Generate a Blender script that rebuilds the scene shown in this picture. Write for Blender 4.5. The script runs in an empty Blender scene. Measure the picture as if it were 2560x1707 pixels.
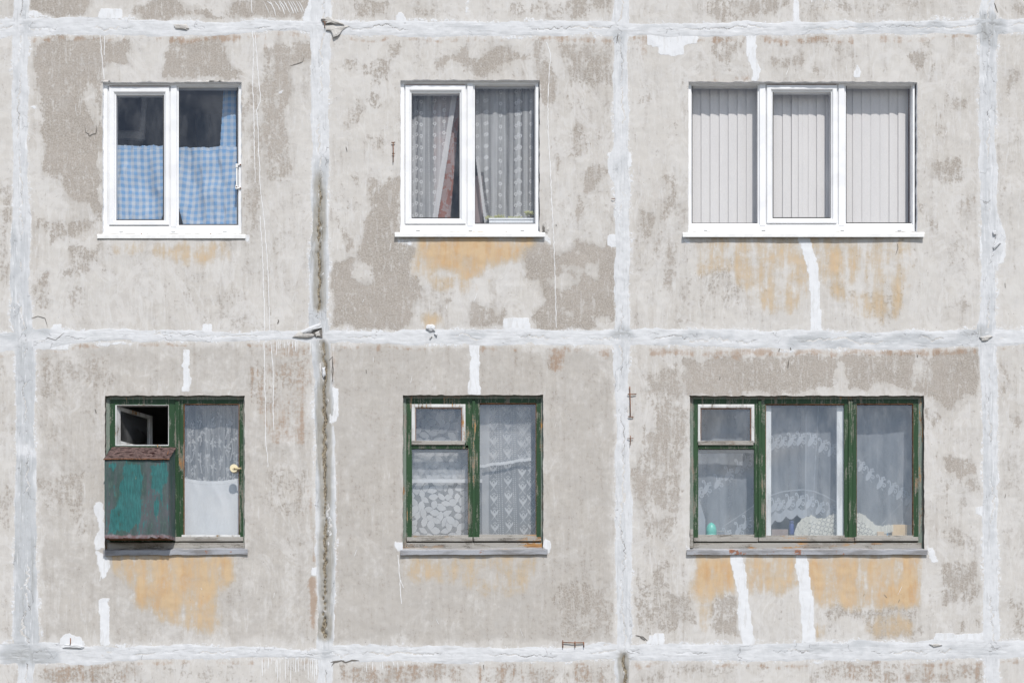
import bpy, bmesh, math, random
import numpy as np
from mathutils import Vector, Matrix

random.seed(7)
rng = np.random.default_rng(11)
SC = bpy.context.scene
COL = SC.collection

# ------------------------------------------------------------------ camera, sky, sun, exposure
S = 8.89 / 2560.0            # metres of facade per photo pixel
ZC = 5.6                     # height of the middle of the picture
CAM = Vector((0.0, -13.5, 1.6))
cam_d = bpy.data.cameras.new('camera')
cam = bpy.data.objects.new('camera', cam_d)
COL.objects.link(cam)
cam.location = CAM
cam.rotation_euler = (math.radians(90), 0, 0)
cam_d.sensor_width = 36.0
cam_d.lens = 36.0 * 13.5 / 8.89
cam_d.shift_y = (ZC - CAM.z) / 8.89
cam_d.clip_end = 600
SC.camera = cam

SUN_TO = Vector((-0.25, 1.0, -1.30)).normalized()
w = bpy.data.worlds.new('World'); SC.world = w
w.use_nodes = True
wn = w.node_tree
sky = wn.nodes.new('ShaderNodeTexSky')
sky.sky_type = 'NISHITA'; sky.sun_disc = False
sky.sun_elevation = math.radians(51.6); sky.sun_rotation = math.radians(166)
bg = wn.nodes['Background']
bg.inputs['Strength'].default_value = 0.11
# broken fair-weather cloud over the clear sky
wtc = wn.nodes.new('ShaderNodeTexCoord'); wmap = wn.nodes.new('ShaderNodeMapping'); wmap.inputs[3].default_value = (1, 1, 1.9)
wno = wn.nodes.new('ShaderNodeTexNoise'); wno.inputs['Scale'].default_value = 6.5; wno.inputs['Detail'].default_value = 6; wno.inputs['Roughness'].default_value = .55
wmr = wn.nodes.new('ShaderNodeMapRange'); wmr.interpolation_type = 'SMOOTHSTEP'; wmr.inputs[1].default_value = .47; wmr.inputs[2].default_value = .64; wmr.inputs[4].default_value = .85
wmx = wn.nodes.new('ShaderNodeMix'); wmx.data_type = 'RGBA'; wmx.inputs[7].default_value = (7.2, 7.5, 8.0, 1)
wn.links.new(wtc.outputs[0], wmap.inputs[0]); wn.links.new(wmap.outputs[0], wno.inputs['Vector']); wn.links.new(wno.outputs[0], wmr.inputs[0])
wn.links.new(wmr.outputs[0], wmx.inputs[0]); wn.links.new(sky.outputs[0], wmx.inputs[6]); wn.links.new(wmx.outputs[2], bg.inputs[0])
sl = bpy.data.lights.new('sun', 'SUN')
sl.energy = 3.6; sl.angle = math.radians(0.5); sl.color = (1.0, 0.965, 0.92)
so = bpy.data.objects.new('sun', sl); COL.objects.link(so)
so.rotation_euler = SUN_TO.to_track_quat('-Z', 'Y').to_euler()
so.location = (6, -20, 30)
SC.view_settings.view_transform = 'Standard'
SC.view_settings.look = 'None'
SC.view_settings.gamma = 1.0
SC.view_settings.exposure = 0.28
SC.cycles.transparent_max_bounces = 24
SC.cycles.max_bounces = 8

# ------------------------------------------------------------------ helpers
def at(px, py, D=0.0):
    """photo pixel -> point at depth D behind the facade plane (D < 0: in front of it)"""
    x = (px - 1280.0) * S; z = ZC + (853.5 - py) * S
    k = (13.5 + D) / 13.5
    return Vector((CAM.x + (x - CAM.x) * k, D, CAM.z + (z - CAM.z) * k))

TILES = {'A': (0, 0, .36565), 'B': (770, 0, .36565), 'C': (1600, 0, .40816), 'D': (0, 540, .36565), 'E': (770, 540, .36565),
         'F': (1600, 540, .40816), 'G': (0, 1134, .36565), 'H': (770, 1134, .36565), 'I': (1600, 1067, .40816),
         'a': (220, 170, .287), 'b': (960, 170, .287), 'c': (1680, 170, .287),
         'd': (220, 960, .29333), 'e': (960, 960, .29333), 'f': (1690, 960, .29333)}
def T(t, x, y):
    o = TILES[t]; return (o[0] + x * o[2], o[1] + y * o[2])
def TP(t, *xy):
    return [T(t, xy[i], xy[i + 1]) for i in range(0, len(xy), 2)]

def link(name, mesh, mats, parent=None, smooth=False):
    o = bpy.data.objects.new(name, mesh); COL.objects.link(o)
    for m in (mats if isinstance(mats, (list, tuple)) else [mats]): mesh.materials.append(m)
    if smooth: mesh.polygons.foreach_set('use_smooth', np.ones(len(mesh.polygons), bool))
    if parent is not None: o.parent = parent
    return o

def tag(o, label, cat=None, group=None, kind=None):
    if label: o['label'] = label
    if cat: o['category'] = cat
    if group: o['group'] = group
    if kind: o['kind'] = kind
    return o

def rebase(o, base):
    """move the origin of a top-level mesh thing to its base without moving the shape"""
    b = Vector(base)
    o.data.transform(Matrix.Translation(-b)); o.location = b
    return o

def empty(name, loc):
    o = bpy.data.objects.new(name, None); COL.objects.link(o); o.location = loc; o.empty_display_size = .1
    return o

class MB:
    """collects boxes, rings, tubes and grids; build() links them as ONE mesh"""
    def __init__(s): s.v = []; s.f = []
    def add(s, vs, fs):
        n = len(s.v); s.v += [tuple(v) for v in vs]; s.f += [tuple(i + n for i in f) for f in fs]
    def hexa(s, front, back):
        s.add(list(front) + list(back), [(0, 1, 2, 3), (7, 6, 5, 4), (0, 4, 5, 1), (1, 5, 6, 2), (2, 6, 7, 3), (3, 7, 4, 0)])
    def box(s, x0, y0, x1, y1, D0, D1, wob=0.0):
        """front face fills photo pixels x0..x1, y0..y1 at depth D0; goes straight back to D1"""
        r = lambda: random.uniform(-wob, wob)
        fr = [at(x0 + r(), y1 + r(), D0), at(x1 + r(), y1 + r(), D0), at(x1 + r(), y0 + r(), D0), at(x0 + r(), y0 + r(), D0)]
        c = 0.0022
        a, b, cc, d = fr
        # small bevel on the front edges
        ins = [a + Vector((c, 0, c)), b + Vector((-c, 0, c)), cc + Vector((-c, 0, -c)), d + Vector((c, 0, -c))]
        mid = [p + Vector((0, c, 0)) for p in fr]
        bk = [Vector((p.x, D1, p.z)) for p in fr]
        s.add(ins + mid + bk, [(0, 1, 2, 3)] + [(i, i + 4, (i + 1) % 4 + 4, (i + 1) % 4) for i in range(4)] +
              [(i + 4, i + 8, (i + 1) % 4 + 8, (i + 1) % 4 + 4) for i in range(4)] + [(11, 10, 9, 8)])
    def ring(s, o, i, D0, prof):
        """mitred frame: o, i are pixel rects (x0,y0,x1,y1) at depth D0; prof = [(t 0..1 from outer to inner, depth added)]"""
        O = [at(o[0], o[3], D0), at(o[2], o[3], D0), at(o[2], o[1], D0), at(o[0], o[1], D0)]
        I = [at(i[0], i[3], D0), at(i[2], i[3], D0), at(i[2], i[1], D0), at(i[0], i[1], D0)]
        vs = []; fs = []
        for t, d in prof:
            for a, b in zip(O, I):
                p = a.lerp(b, t); vs.append((p.x, p.y + d, p.z))
        for k in range(len(prof) - 1):
            for q in range(4):
                q2 = (q + 1) % 4
                fs.append((k * 4 + q, k * 4 + q2, k * 4 + 4 + q2, k * 4 + 4 + q))
        s.add(vs, fs)
    def tube(s, pts, r, n=8):
        pts = [Vector(p) for p in pts]; rs = r if isinstance(r, (list, tuple)) else [r] * len(pts)
        base = len(s.v)
        for k, p in enumerate(pts):
            d = (pts[min(k + 1, len(pts) - 1)] - pts[max(k - 1, 0)]).normalized()
            u = d.cross(Vector((0, 1, 0)))
            if u.length < .05: u = d.cross(Vector((1, 0, 0)))
            u.normalize(); v = d.cross(u)
            for q in range(n):
                a = 2 * math.pi * q / n
                s.v.append(tuple(p + (u * math.cos(a) + v * math.sin(a)) * rs[k]))
        for k in range(len(pts) - 1):
            for q in range(n):
                q2 = (q + 1) % n
                s.f.append((base + k * n + q, base + k * n + q2, base + (k + 1) * n + q2, base + (k + 1) * n + q))
        s.f.append(tuple(base + q for q in range(n))[::-1]); e = base + (len(pts) - 1) * n
        s.f.append(tuple(e + q for q in range(n)))
    def lathe(s, c, prof, axis='z', n=28):
        base = len(s.v)
        for r, h in prof:
            for q in range(n):
                a = 2 * math.pi * q / n
                if axis == 'z': s.v.append((c[0] + r * math.cos(a), c[1] + r * math.sin(a), c[2] + h))
                else: s.v.append((c[0] + r * math.cos(a), c[1] + h, c[2] + r * math.sin(a)))
        for k in range(len(prof) - 1):
            for q in range(n):
                q2 = (q + 1) % n
                s.f.append((base + k * n + q, base + k * n + q2, base + (k + 1) * n + q2, base + (k + 1) * n + q))
    def build(s, name, mat, parent=None, smooth=False):
        me = bpy.data.meshes.new(name); me.from_pydata(s.v, [], s.f); me.update()
        bm = bmesh.new(); bm.from_mesh(me); bmesh.ops.recalc_face_normals(bm, faces=bm.faces); bm.to_mesh(me); bm.free()
        return link(name, me, mat, parent, smooth)

def grid_mesh(name, P, mats, parent=None, attrs={}, keep=None, smooth=True, extra=None, matidx=None):
    """P: (ny,nx,3) array -> quad grid; attrs: name -> (ny,nx); keep: (ny-1,nx-1) bool"""
    ny, nx = P.shape[:2]
    idx = np.arange(ny * nx).reshape(ny, nx)
    q = np.stack([idx[1:, :-1], idx[1:, 1:], idx[:-1, 1:], idx[:-1, :-1]], -1).reshape(-1, 4)
    if keep is not None: q = q[keep.reshape(-1)]
    V = P.reshape(-1, 3); at_ = {k: np.asarray(a, np.float32).reshape(-1) for k, a in attrs.items()}
    mi = np.zeros(len(q), np.int32)
    if extra is not None:
        ev, ef = extra
        if len(ef):
            V = np.vstack([V, ev]); q = np.vstack([q, ef]); mi = np.concatenate([mi, np.ones(len(ef), np.int32)])
            for k in at_: at_[k] = np.concatenate([at_[k], np.zeros(len(ev), np.float32)])
    used = np.zeros(len(V), bool); used[q.reshape(-1)] = True
    remap = np.cumsum(used) - 1
    V = V[used]; q = remap[q]
    me = bpy.data.meshes.new(name)
    me.vertices.add(len(V)); me.vertices.foreach_set('co', V.astype(np.float32).reshape(-1))
    me.loops.add(len(q) * 4); me.loops.foreach_set('vertex_index', q.astype(np.int32).reshape(-1))
    me.polygons.add(len(q)); me.polygons.foreach_set('loop_start', np.arange(0, len(q) * 4, 4, dtype=np.int32))
    me.polygons.foreach_set('loop_total', np.full(len(q), 4, np.int32))
    me.update(calc_edges=True)
    for k, a in at_.items():
        l = me.attributes.new(k, 'FLOAT', 'POINT'); l.data.foreach_set('value', a[used])
    me.polygons.foreach_set('material_index', mi)
    me.polygons.foreach_set('use_smooth', (mi == 0) if smooth else np.zeros(len(q), bool))
    return link(name, me, mats, parent)

# ---- value noise on arrays
def vnoise(x, y, seed=0):
    r = np.random.default_rng(seed); tab = r.random((256, 256))
    xi = np.floor(x).astype(int); yi = np.floor(y).astype(int); fx = x - xi; fy = y - yi
    fx = fx * fx * (3 - 2 * fx); fy = fy * fy * (3 - 2 * fy)
    g = lambda a, b: tab[a % 256, b % 256]
    return (g(xi, yi) * (1 - fx) + g(xi + 1, yi) * fx) * (1 - fy) + (g(xi, yi + 1) * (1 - fx) + g(xi + 1, yi + 1) * fx) * fy
def fbm(x, y, seed=0, o=4):
    t = 0; a = .5; n = 0
    for k in range(o):
        t = t + a * vnoise(x * 2 ** k + 17.3 * k, y * 2 ** k + 9.1 * k, seed + k); n += a; a *= .5
    return t / n

# ------------------------------------------------------------------ shader helpers
class NT:
    def __init__(s, name):
        s.m = bpy.data.materials.new(name); s.m.use_nodes = True; s.t = s.m.node_tree
        s.t.nodes.clear(); s.out = s.t.nodes.new('ShaderNodeOutputMaterial')
    def put(s, sock, v):
        if isinstance(v, bpy.types.NodeSocket): s.t.links.new(v, sock)
        elif isinstance(v, (tuple, list)) and sock.type == 'RGBA': sock.default_value = (*v[:3], 1)
        else: sock.default_value = v
    def n(s, typ, props={}, ins={}, out=0):
        nd = s.t.nodes.new('ShaderNode' + typ)
        for k, v in props.items(): setattr(nd, k, v)
        for k, v in ins.items(): s.put(nd.inputs[k], v)
        return nd.outputs[out]
    def math(s, op, a, b=0.0, c=False): return s.n('Math', {'operation': op, 'use_clamp': c}, {0: a, 1: b})
    def mul(s, a, b): return s.math('MULTIPLY', a, b)
    def addm(s, a, b): return s.math('ADD', a, b)
    def mix(s, f, a, b):
        nd = s.t.nodes.new('ShaderNodeMix'); nd.data_type = 'RGBA'
        s.put(nd.inputs[0], f); s.put(nd.inputs[6], a); s.put(nd.inputs[7], b); return nd.outputs[2]
    def step(s, v, lo, hi, o0=0.0, o1=1.0):
        return s.n('MapRange', {'interpolation_type': 'SMOOTHSTEP'}, {0: v, 1: lo, 2: hi, 3: o0, 4: o1})
    def obj(s): return s.n('TexCoord', out=3)
    def attr(s, name): return s.n('Attribute', {'attribute_name': name}, out=2)
    def scale(s, v, sc): return s.n('Mapping', {}, {0: v, 3: sc})
    def noise(s, v, sc, det=4, rough=.55, dist=0.0):
        return s.n('TexNoise', {}, {'Vector': v, 'Scale': sc, 'Detail': det, 'Roughness': rough, 'Distortion': dist})
    def bump(s, h, dist=.002, st=1.0, nrm=None):
        i = {'Height': h, 'Distance': dist, 'Strength': st}
        if nrm is not None: i['Normal'] = nrm
        return s.n('Bump', {}, i)
    def bsdf(s, col, rough=.85, nrm=None, metal=0.0, spec=.3):
        i = {'Base Color': col, 'Roughness': rough, 'Metallic': metal, 'Specular IOR Level': spec}
        if nrm is not None: i['Normal'] = nrm
        sh = s.n('BsdfPrincipled', {}, i); s.t.links.new(sh, s.out.inputs[0]); return sh
    def surf(s, sh): s.t.links.new(sh, s.out.inputs[0])

def centred(s, x, amp): return s.mul(s.addm(x, -.5), amp)

# ------------------------------------------------------------------ materials of the facade
def mat_wall():
    s = NT('weathered_panel'); P = s.obj()
    big = s.noise(P, 1.3, 3); med = s.noise(P, 7.0, 6, .62, .3); fine = s.noise(P, 34.0, 5, .65)
    grit = s.noise(P, 72.0, 4, .8); grit2 = s.noise(P, 48.0, 5, .75)
    streak = s.noise(s.scale(P, (15, 1, 1.6)), 1.0, 5, .6)
    fstreak = s.noise(s.scale(P, (70, 1, 6.0)), 1.0, 4, .6)
    # pale plaster, uneven thin coats
    pl = s.mix(s.step(big, .38, .62), (.440, .416, .385), (.486, .468, .443))
    pl = s.mix(s.mul(s.step(med, .45, .68), .55), pl, (.535, .525, .515))
    pl = s.mix(s.mul(s.step(streak, .54, .70), .45), pl, (.39, .362, .335))
    pl = s.mix(s.mul(s.step(fstreak, .55, .68), .35), pl, (.565, .56, .555))
    pl = s.mix(s.mul(s.step(grit2, .57, .72), .4), pl, (.365, .338, .315))
    wisp = s.noise(s.scale(P, (24, 1, 4.2)), 1.3, 6, .7, .8)
    pl = s.mix(s.mul(s.step(wisp, .55, .66), .3), pl, (.56, .555, .55))
    skim = s.noise(s.scale(P, (3.4, 1, 2.2)), 1.0, 8, .68, 1.1)
    pl = s.mix(s.mul(s.step(skim, .515, .545), .55), pl, (.545, .533, .518))
    pl = s.mix(s.mul(s.step(skim, .60, .615), .4), pl, (.40, .375, .345))
    pl = s.mix(s.mul(s.step(s.addm(wisp, centred(s, fine, .5)), .56, .60), .6), pl, (.535, .525, .512))
    # exposed coarse concrete
    cc = s.mix(s.step(grit, .36, .62), (.235, .210, .183), (.385, .352, .316))
    cc = s.mix(s.mul(s.step(big, .35, .65), .4), cc, (.39, .352, .318))
    cc = s.mix(s.step(grit, .70, .76), cc, (.56, .55, .54))
    cc = s.mix(s.mul(s.step(grit2, .35, .27), .55), cc, (.14, .125, .115))
    cc = s.mix(s.mul(s.step(s.addm(wisp, centred(s, fine, .8)), .56, .66), .8), cc, (.45, .43, .41))
    cc = s.mix(s.mul(s.step(med, .52, .66), .4), cc, (.40, .375, .35))
    d = s.attr('dark')
    e = s.addm(d, s.addm(centred(s, med, 1.5), s.addm(centred(s, fine, 2.2), s.addm(centred(s, streak, 1.1), s.addm(centred(s, wisp, -1.2), s.addm(s.mul(s.step(skim, .515, .545), -.14), centred(s, grit2, 1.3)))))))
    md = s.mul(s.step(e, .40, .66), .93)
    thin = s.step(e, .20, .66)
    so_ = s.addm(s.attr('soft'), s.addm(centred(s, big, .9), s.addm(centred(s, streak, .8), s.addm(centred(s, med, 1.4), centred(s, fine, .8)))))
    pl = s.mix(s.mul(s.step(so_, .10, .72), .62), pl, (.345, .320, .290))
    pl = s.mix(s.mul(s.step(so_, .16, -.12), .5), pl, (.535, .52, .497))
    col = s.mix(s.mul(thin, .38), pl, (.355, .327, .298))
    col = s.mix(s.mul(md, .90), col, cc)
    # ochre left from an older coat, and rusty water marks
    o = s.attr('orange')
    oe = s.addm(o, s.addm(centred(s, med, 1.3), s.addm(centred(s, streak, 1.3), s.addm(centred(s, fine, .45), centred(s, wisp, .9)))))
    col = s.mix(s.mul(s.mul(s.step(oe, .0, .50), s.step(o, .01, .16)), .66), col, (.425, .345, .245))
    col = s.mix(s.mul(s.mul(s.step(oe, .24, 1.05), s.step(o, .05, .40)), .82), col, s.mix(s.step(s.addm(s.mul(streak, .6), s.mul(med, .4)), .42, .58), (.47, .275, .115), (.51, .37, .22)))
    wv = s.attr('warm')
    we = s.addm(wv, s.addm(centred(s, fine, 1.3), s.addm(centred(s, streak, 2.2), centred(s, med, .6))))
    col = s.mix(s.mul(s.mul(s.step(we, .22, .85), s.step(wv, .06, .30)), .60), col, (.30, .195, .125))
    # whitewash patches
    wt = s.attr('white')
    wte = s.addm(wt, s.addm(centred(s, fine, 1.1), s.addm(centred(s, med, .5), centred(s, grit2, .4))))
    mw = s.step(wte, .47, .56)
    wcol = s.mix(s.mul(s.step(med, .5, .7), .5), (.625, .637, .655), (.515, .523, .535))
    wcol = s.mix(s.mul(s.step(wisp, .50, .62), .5), wcol, (.50, .495, .485))
    col = s.mix(s.mul(s.step(wte, .30, .5), .35), col, (.66, .655, .65))
    col = s.mix(mw, col, wcol)
    # flecks
    fl = s.noise(P, 60.0, 1, .5)
    col = s.mix(s.mul(s.step(fl, .765, .80), .8), col, (.13, .115, .10))
    h = s.addm(s.mul(md, -.5), s.addm(s.mul(mw, .5), s.addm(s.mul(grit, s.addm(s.mul(md, .5), .12)), s.mul(fine, .25))))
    s.bsdf(col, .92, s.bump(h, .0032, .8), spec=.15)
    return s.m

def mat_band(along):
    s = NT('joint_mortar_' + along); P = s.obj()
    sc = (22, 1, 2.2) if along == 'v' else (2.2, 1, 22)
    st = s.noise(s.scale(P, sc), 1.0, 6, .62, .4); med = s.noise(P, 9.0, 6, .65); fine = s.noise(P, 55.0, 5, .65); big = s.noise(P, 1.7, 3)
    col = s.mix(s.mul(s.step(med, .42, .66), .6), (.565, .575, .590), (.475, .484, .495))
    g = s.attr('grey')
    ge = s.addm(s.addm(g, s.mul(s.attr('edge'), -.18)), s.addm(centred(s, st, 1.0), s.addm(centred(s, big, .4), centred(s, fine, .25))))
    col = s.mix(s.mul(s.step(ge, .24, .85), .9), col, (.415, .43, .445))
    col = s.mix(s.mul(s.step(ge, .80, 1.1), .75), col, (.30, .305, .30))
    # chipped-off bits show beige base
    ch = s.addm(s.attr('edge'), s.addm(centred(s, fine, .9), centred(s, med, .8)))
    col = s.mix(s.step(ch, .62, .68), col, s.mix(s.step(fine, .4, .6), (.50, .46, .41), (.60, .55, .48)))
    # fine cracks
    dp = s.n('VectorMath', {'operation': 'ADD'}, {0: P, 1: s.n('VectorMath', {'operation': 'SCALE'}, {0: s.n('TexNoise', {}, {'Vector': P, 'Scale': 11.0, 'Detail': 4.0}, out=1), 'Scale': .16})})
    vd = s.n('TexVoronoi', {'feature': 'DISTANCE_TO_EDGE'}, {'Vector': s.scale(dp, (1, .2, .28) if along == 'v' else (.28, .2, 1)), 'Scale': 11.0})
    ck = s.mul(s.step(vd, .010, .002), s.step(s.addm(s.noise(P, 4.2, 4), s.mul(g, .10)), .56, .64))
    col = s.mix(s.mul(ck, .6), col, (.20, .19, .185))
    sm = s.noise(s.scale(P, (60, 1, 5) if along == 'v' else (5, 1, 60)), 1.0, 5, .65, .6)
    col = s.mix(s.mul(s.step(sm, .575, .62), .40), col, (.37, .37, .37))
    col = s.mix(s.mul(s.step(sm, .43, .34), .6), col, (.66, .67, .685))
    c2 = s.attr('crack')
    col = s.mix(s.mul(s.step(s.addm(c2, centred(s, fine, .6)), .22, .60), .85), col, (.13, .122, .115))
    b = s.attr('brown')
    col = s.mix(s.mul(s.step(s.addm(s.attr('soil'), centred(s, st, 1.2)), .10, .85), .75), col, (.265, .245, .205))
    be = s.addm(b, s.addm(centred(s, fine, .7), centred(s, med, .4)))
    tow = s.mix(s.step(s.noise(s.scale(P, (120, 60, 60)), 1.0, 4, .7), .36, .64), (.075, .062, .05), (.33, .285, .21))
    col = s.mix(s.step(be, .40, .60), col, tow)
    h = s.addm(s.mul(st, .9), s.addm(s.mul(fine, .5), s.addm(s.mul(ck, -1.2), s.mul(s.step(ch, .62, .68), -.6))))
    s.bsdf(col, .9, s.bump(h, .0035, .7), spec=.15)
    return s.m

def mat_simple(name, col, rough=.5, var=.1, sc=30.0, bump=0.0, metal=0.0, spec=.4, col2=None, thr=(.45, .6)):
    s = NT(name); P = s.obj()
    n1 = s.noise(P, sc, 5, .6)
    c2 = col2 if col2 else tuple(c * (1 - var) for c in col)
    s.bsdf(s.mix(s.step(n1, *thr), col, c2), rough, s.bump(n1, .002, bump) if bump else None, metal, spec)
    return s.m

def mat_reveal(name, c1, c2, c3):
    s = NT(name); P = s.obj()
    n = s.noise(P, 14.0, 6, .65); f = s.noise(P, 80.0, 4, .6)
    col = s.mix(s.step(n, .42, .58), c1, c2); col = s.mix(s.mul(s.step(f, .55, .68), .8), col, c3)
    s.bsdf(col, .9, s.bump(s.addm(n, s.mul(f, .4)), .004, .8), spec=.15); return s.m

def mat_old_wood(name, paint, wear=.0, bare=(.225, .19, .15), along='v'):
    """peeling oil paint over grey, in places raw orange wood"""
    s = NT(name); P = s.obj()
    sc = (75, 40, 3.2) if along == 'v' else (3.2, 40, 75)
    gr = s.noise(s.scale(P, sc), 1.0, 6, .65); md = s.noise(s.scale(P, (16, 16, 4.5) if along == 'v' else (4.5, 16, 16)), 1.0, 5, .6)
    fi = s.noise(P, 90.0, 4, .65); big = s.noise(P, 2.3, 3)
    pc = s.mix(s.step(md, .4, .65), paint, tuple(c * .72 for c in paint))
    pc = s.mix(s.mul(s.step(fi, .58, .7), .5), pc, tuple(min(1, c * 1.5 + .03) for c in paint))
    bc = s.mix(s.step(gr, .40, .62), tuple(c * .38 for c in bare), bare)
    bc = s.mix(s.step(big, .50, .60), bc, s.mix(s.step(gr, .42, .6), (.16, .075, .03), (.43, .235, .09)))
    e = s.addm(s.addm(centred(s, gr, .9), centred(s, md, 1.0)), s.addm(centred(s, fi, .5), wear))
    m = s.step(e, .22, .30)
    col = s.mix(m, pc, bc)
    col = s.mix(s.mul(s.step(e, .13, .22), s.mul(s.step(e, .30, .22), .28)), col, (.50, .48, .43))
    s.bsdf(col, s.step(m, 0, 1, .42, .85), s.bump(s.addm(s.mul(m, -.8), s.mul(gr, .6)), .002, .9), spec=.3)
    return s.m

def mat_glass(name, dirt=.05, tint=(.955, .96, .965), refl=1.35):
    s = NT(name); P = s.obj()
    fc = s.n('LayerWeight', {}, {'Blend': .5}, out=1)
    lw = s.addm(.043, s.mul(s.math('POWER', fc, 5.0), .957))
    g = s.n('BsdfGlossy', {}, {'Color': (1, 1, 1), 'Roughness': .01, 'Normal': s.bump(s.noise(P, 2.5, 2), .0012, .25)})
    tr = s.n('BsdfTransparent', {}, {'Color': tint})
    m1 = s.n('MixShader', {}, {0: s.mul(lw, refl), 1: tr, 2: g})
    dn = s.noise(s.scale(P, (9, 9, 4)), 1.0, 6, .65)
    df = s.n('BsdfDiffuse', {}, {'Color': (.55, .56, .57)})
    m2 = s.n('MixShader', {}, {0: s.mul(s.step(dn, .35, .75), dirt), 1: m1, 2: df})
    s.surf(m2); return s.m

def mat_cloth(name, ca, cb=None, trans=.35):
    """woven cloth: attribute dens = how closely it is woven, pat = woven pattern"""
    s = NT(name); P = s.obj()
    col = s.mix(s.attr('pat'), ca, cb) if cb else ca
    wv = s.noise(P, 260.0, 2, .6)
    col = s.mix(s.mul(s.step(wv, .3, .7), .16), col, (.30, .30, .30))
    d = s.n('BsdfDiffuse', {}, {'Color': col, 'Normal': s.bump(wv, .0006, .5)}); t = s.n('BsdfTranslucent', {}, {'Color': col})
    m = s.n('MixShader', {}, {0: trans, 1: d, 2: t})
    tr = s.n('BsdfTransparent', {}, {'Color': (1, 1, 1)})
    s.surf(s.n('MixShader', {}, {0: s.math('ADD', s.attr('dens'), 0.0, True), 1: tr, 2: m})); return s.m

M = {}
M['wall'] = mat_wall(); M['band_v'] = mat_band('v'); M['band_h'] = mat_band('h')
M['reveal_white'] = mat_reveal('white_plastered_reveal', (.78, .79, .81), (.70, .71, .73), (.60, .59, .58))
M['reveal_old'] = mat_reveal('old_reveal', (.175, .155, .135), (.10, .09, .08), (.30, .28, .25))
M['pvc'] = mat_simple('white_plastic_frame', (.73, .735, .745), .32, .07, 5.0, spec=.45)
M['sill_white'] = mat_simple('white_painted_sill', (.71, .71, .70), .4, .08, 12.0)
M['drain'] = mat_simple('shadow_grey_drain_cap', (.42, .42, .41), .5)  # white caps coloured grey to imitate their thin shadow line
M['gap'] = mat_simple('dark_gap', (.04, .038, .036), .9)
M['seal'] = mat_simple('black_rubber_seal', (.05, .05, .052), .6)
M['green'] = mat_old_wood('peeling_green_wood', (.016, .050, .018), .07)
M['green_h'] = mat_old_wood('peeling_green_rail', (.012, .05, .021), -.02, along='h')
M['green_worn'] = mat_old_wood('worn_green_wood', (.019, .056, .020), .10)
M['white_wood'] = mat_old_wood('peeling_white_wood', (.56, .565, .56), .10)
M['inner_white'] = mat_old_wood('inner_white_wood', (.66, .68, .68), -.14)
M['bare_wood'] = mat_old_wood('bare_grey_wood', (.30, .285, .262), .20, (.25, .23, .205), along='h')
M['jamb'] = mat_old_wood('weathered_jamb', (.15, .185, .155), .15, (.255, .23, .20))
M['glass'] = mat_glass('clear_glass', .07)
M['glass_old'] = mat_glass('dusty_glass', .14, refl=3.0)
M['rust'] = mat_simple('rusty_iron', (.22, .095, .045), .85, .5, 40.0, .5)
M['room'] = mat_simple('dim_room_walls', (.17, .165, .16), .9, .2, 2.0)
M['paint_drip'] = mat_simple('white_paint_run', (.64, .645, .65), .6, .05)
M['crack'] = mat_simple('open_crack', (.15, .138, .125), .95)
M['mortar_lump'] = mat_reveal('broken_mortar', (.48, .465, .44), (.38, .365, .345), (.56, .56, .56))

def mat_sheet():
    s = NT('old_zinc_sheet'); P = s.obj()
    n = s.noise(s.scale(P, (3, 20, 14)), 1.0, 6, .65); f = s.noise(P, 60, 5, .65); b = s.noise(P, 5.5, 4, .6)
    c = s.mix(s.step(n, .38, .62), (.32, .33, .355), (.19, .187, .19))
    c = s.mix(s.mul(s.step(f, .56, .7), .6), c, (.22, .20, .19))
    c = s.mix(s.step(s.addm(b, centred(s, f, .3)), .60, .66), c, s.mix(s.step(f, .4, .6), (.14, .06, .04), (.27, .125, .075)))
    s.bsdf(c, .55, s.bump(s.addm(n, s.mul(f, .4)), .003, .6), .25); return s.m
M['sheet'] = mat_sheet()

def mat_teal():
    s = NT('weathered_teal_sheet'); P = s.obj()
    v = s.noise(s.scale(P, (9, 9, 1.5)), 1.0, 6, .62, .35); f = s.noise(s.scale(P, (90, 60, 12)), 1.0, 5, .65); g = s.noise(P, 22, 5, .65)
    base = s.mix(s.step(v, .36, .66), (.030, .066, .058), (.078, .082, .092))
    base = s.mix(s.mul(s.step(f, .52, .66), .6), base, (.075, .125, .10))
    e = s.addm(s.mul(s.attr('teal'), .55), s.addm(.30, s.addm(centred(s, f, 1.2), s.addm(centred(s, v, 1.3), centred(s, g, .4)))))
    teal = s.mix(s.step(f, .38, .64), (.016, .09, .09), (.021, .14, .14))
    c = s.mix(s.mul(s.step(e, .44, .64), .88), base, teal)
    c = s.mix(s.mul(s.step(f, .70, .78), .8), c, (.02, .02, .02))
    c = s.mix(s.mul(s.step(s.noise(s.scale(P, (50, 50, 7)), 1.0, 4, .6), .69, .74), .8), c, (.35, .27, .13))
    z = s.n('SeparateXYZ', {}, {0: P}, out=2)
    r = s.addm(s.step(z, .075, .0), centred(s, g, .9))
    c = s.mix(s.mul(s.step(r, .45, .75), .9), c, s.mix(s.step(g, .4, .6), (.15, .085, .085), (.20, .17, .185)))
    s.bsdf(c, .62, s.bump(s.addm(f, s.mul(g, .5)), .002, .6), spec=.3); return s.m
M['teal'] = mat_teal()

def mat_lid():
    s = NT('rusty_wet_lid'); P = s.obj()
    f = s.noise(s.scale(P, (20, 44, 44)), 1.0, 3, .5); g = s.noise(P, 45, 5, .65)
    c = s.mix(s.step(g, .38, .62), (.055, .033, .030), (.115, .072, .064))
    c = s.mix(s.step(f, .545, .575), c, (.028, .014, .013))
    c = s.mix(s.mul(s.step(g, .66, .72), .8), c, (.33, .25, .22))
    s.bsdf(c, s.step(f, .54, .58, .75, .25), s.bump(g, .002, .6), spec=.4); return s.m
M['lid'] = mat_lid()

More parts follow.
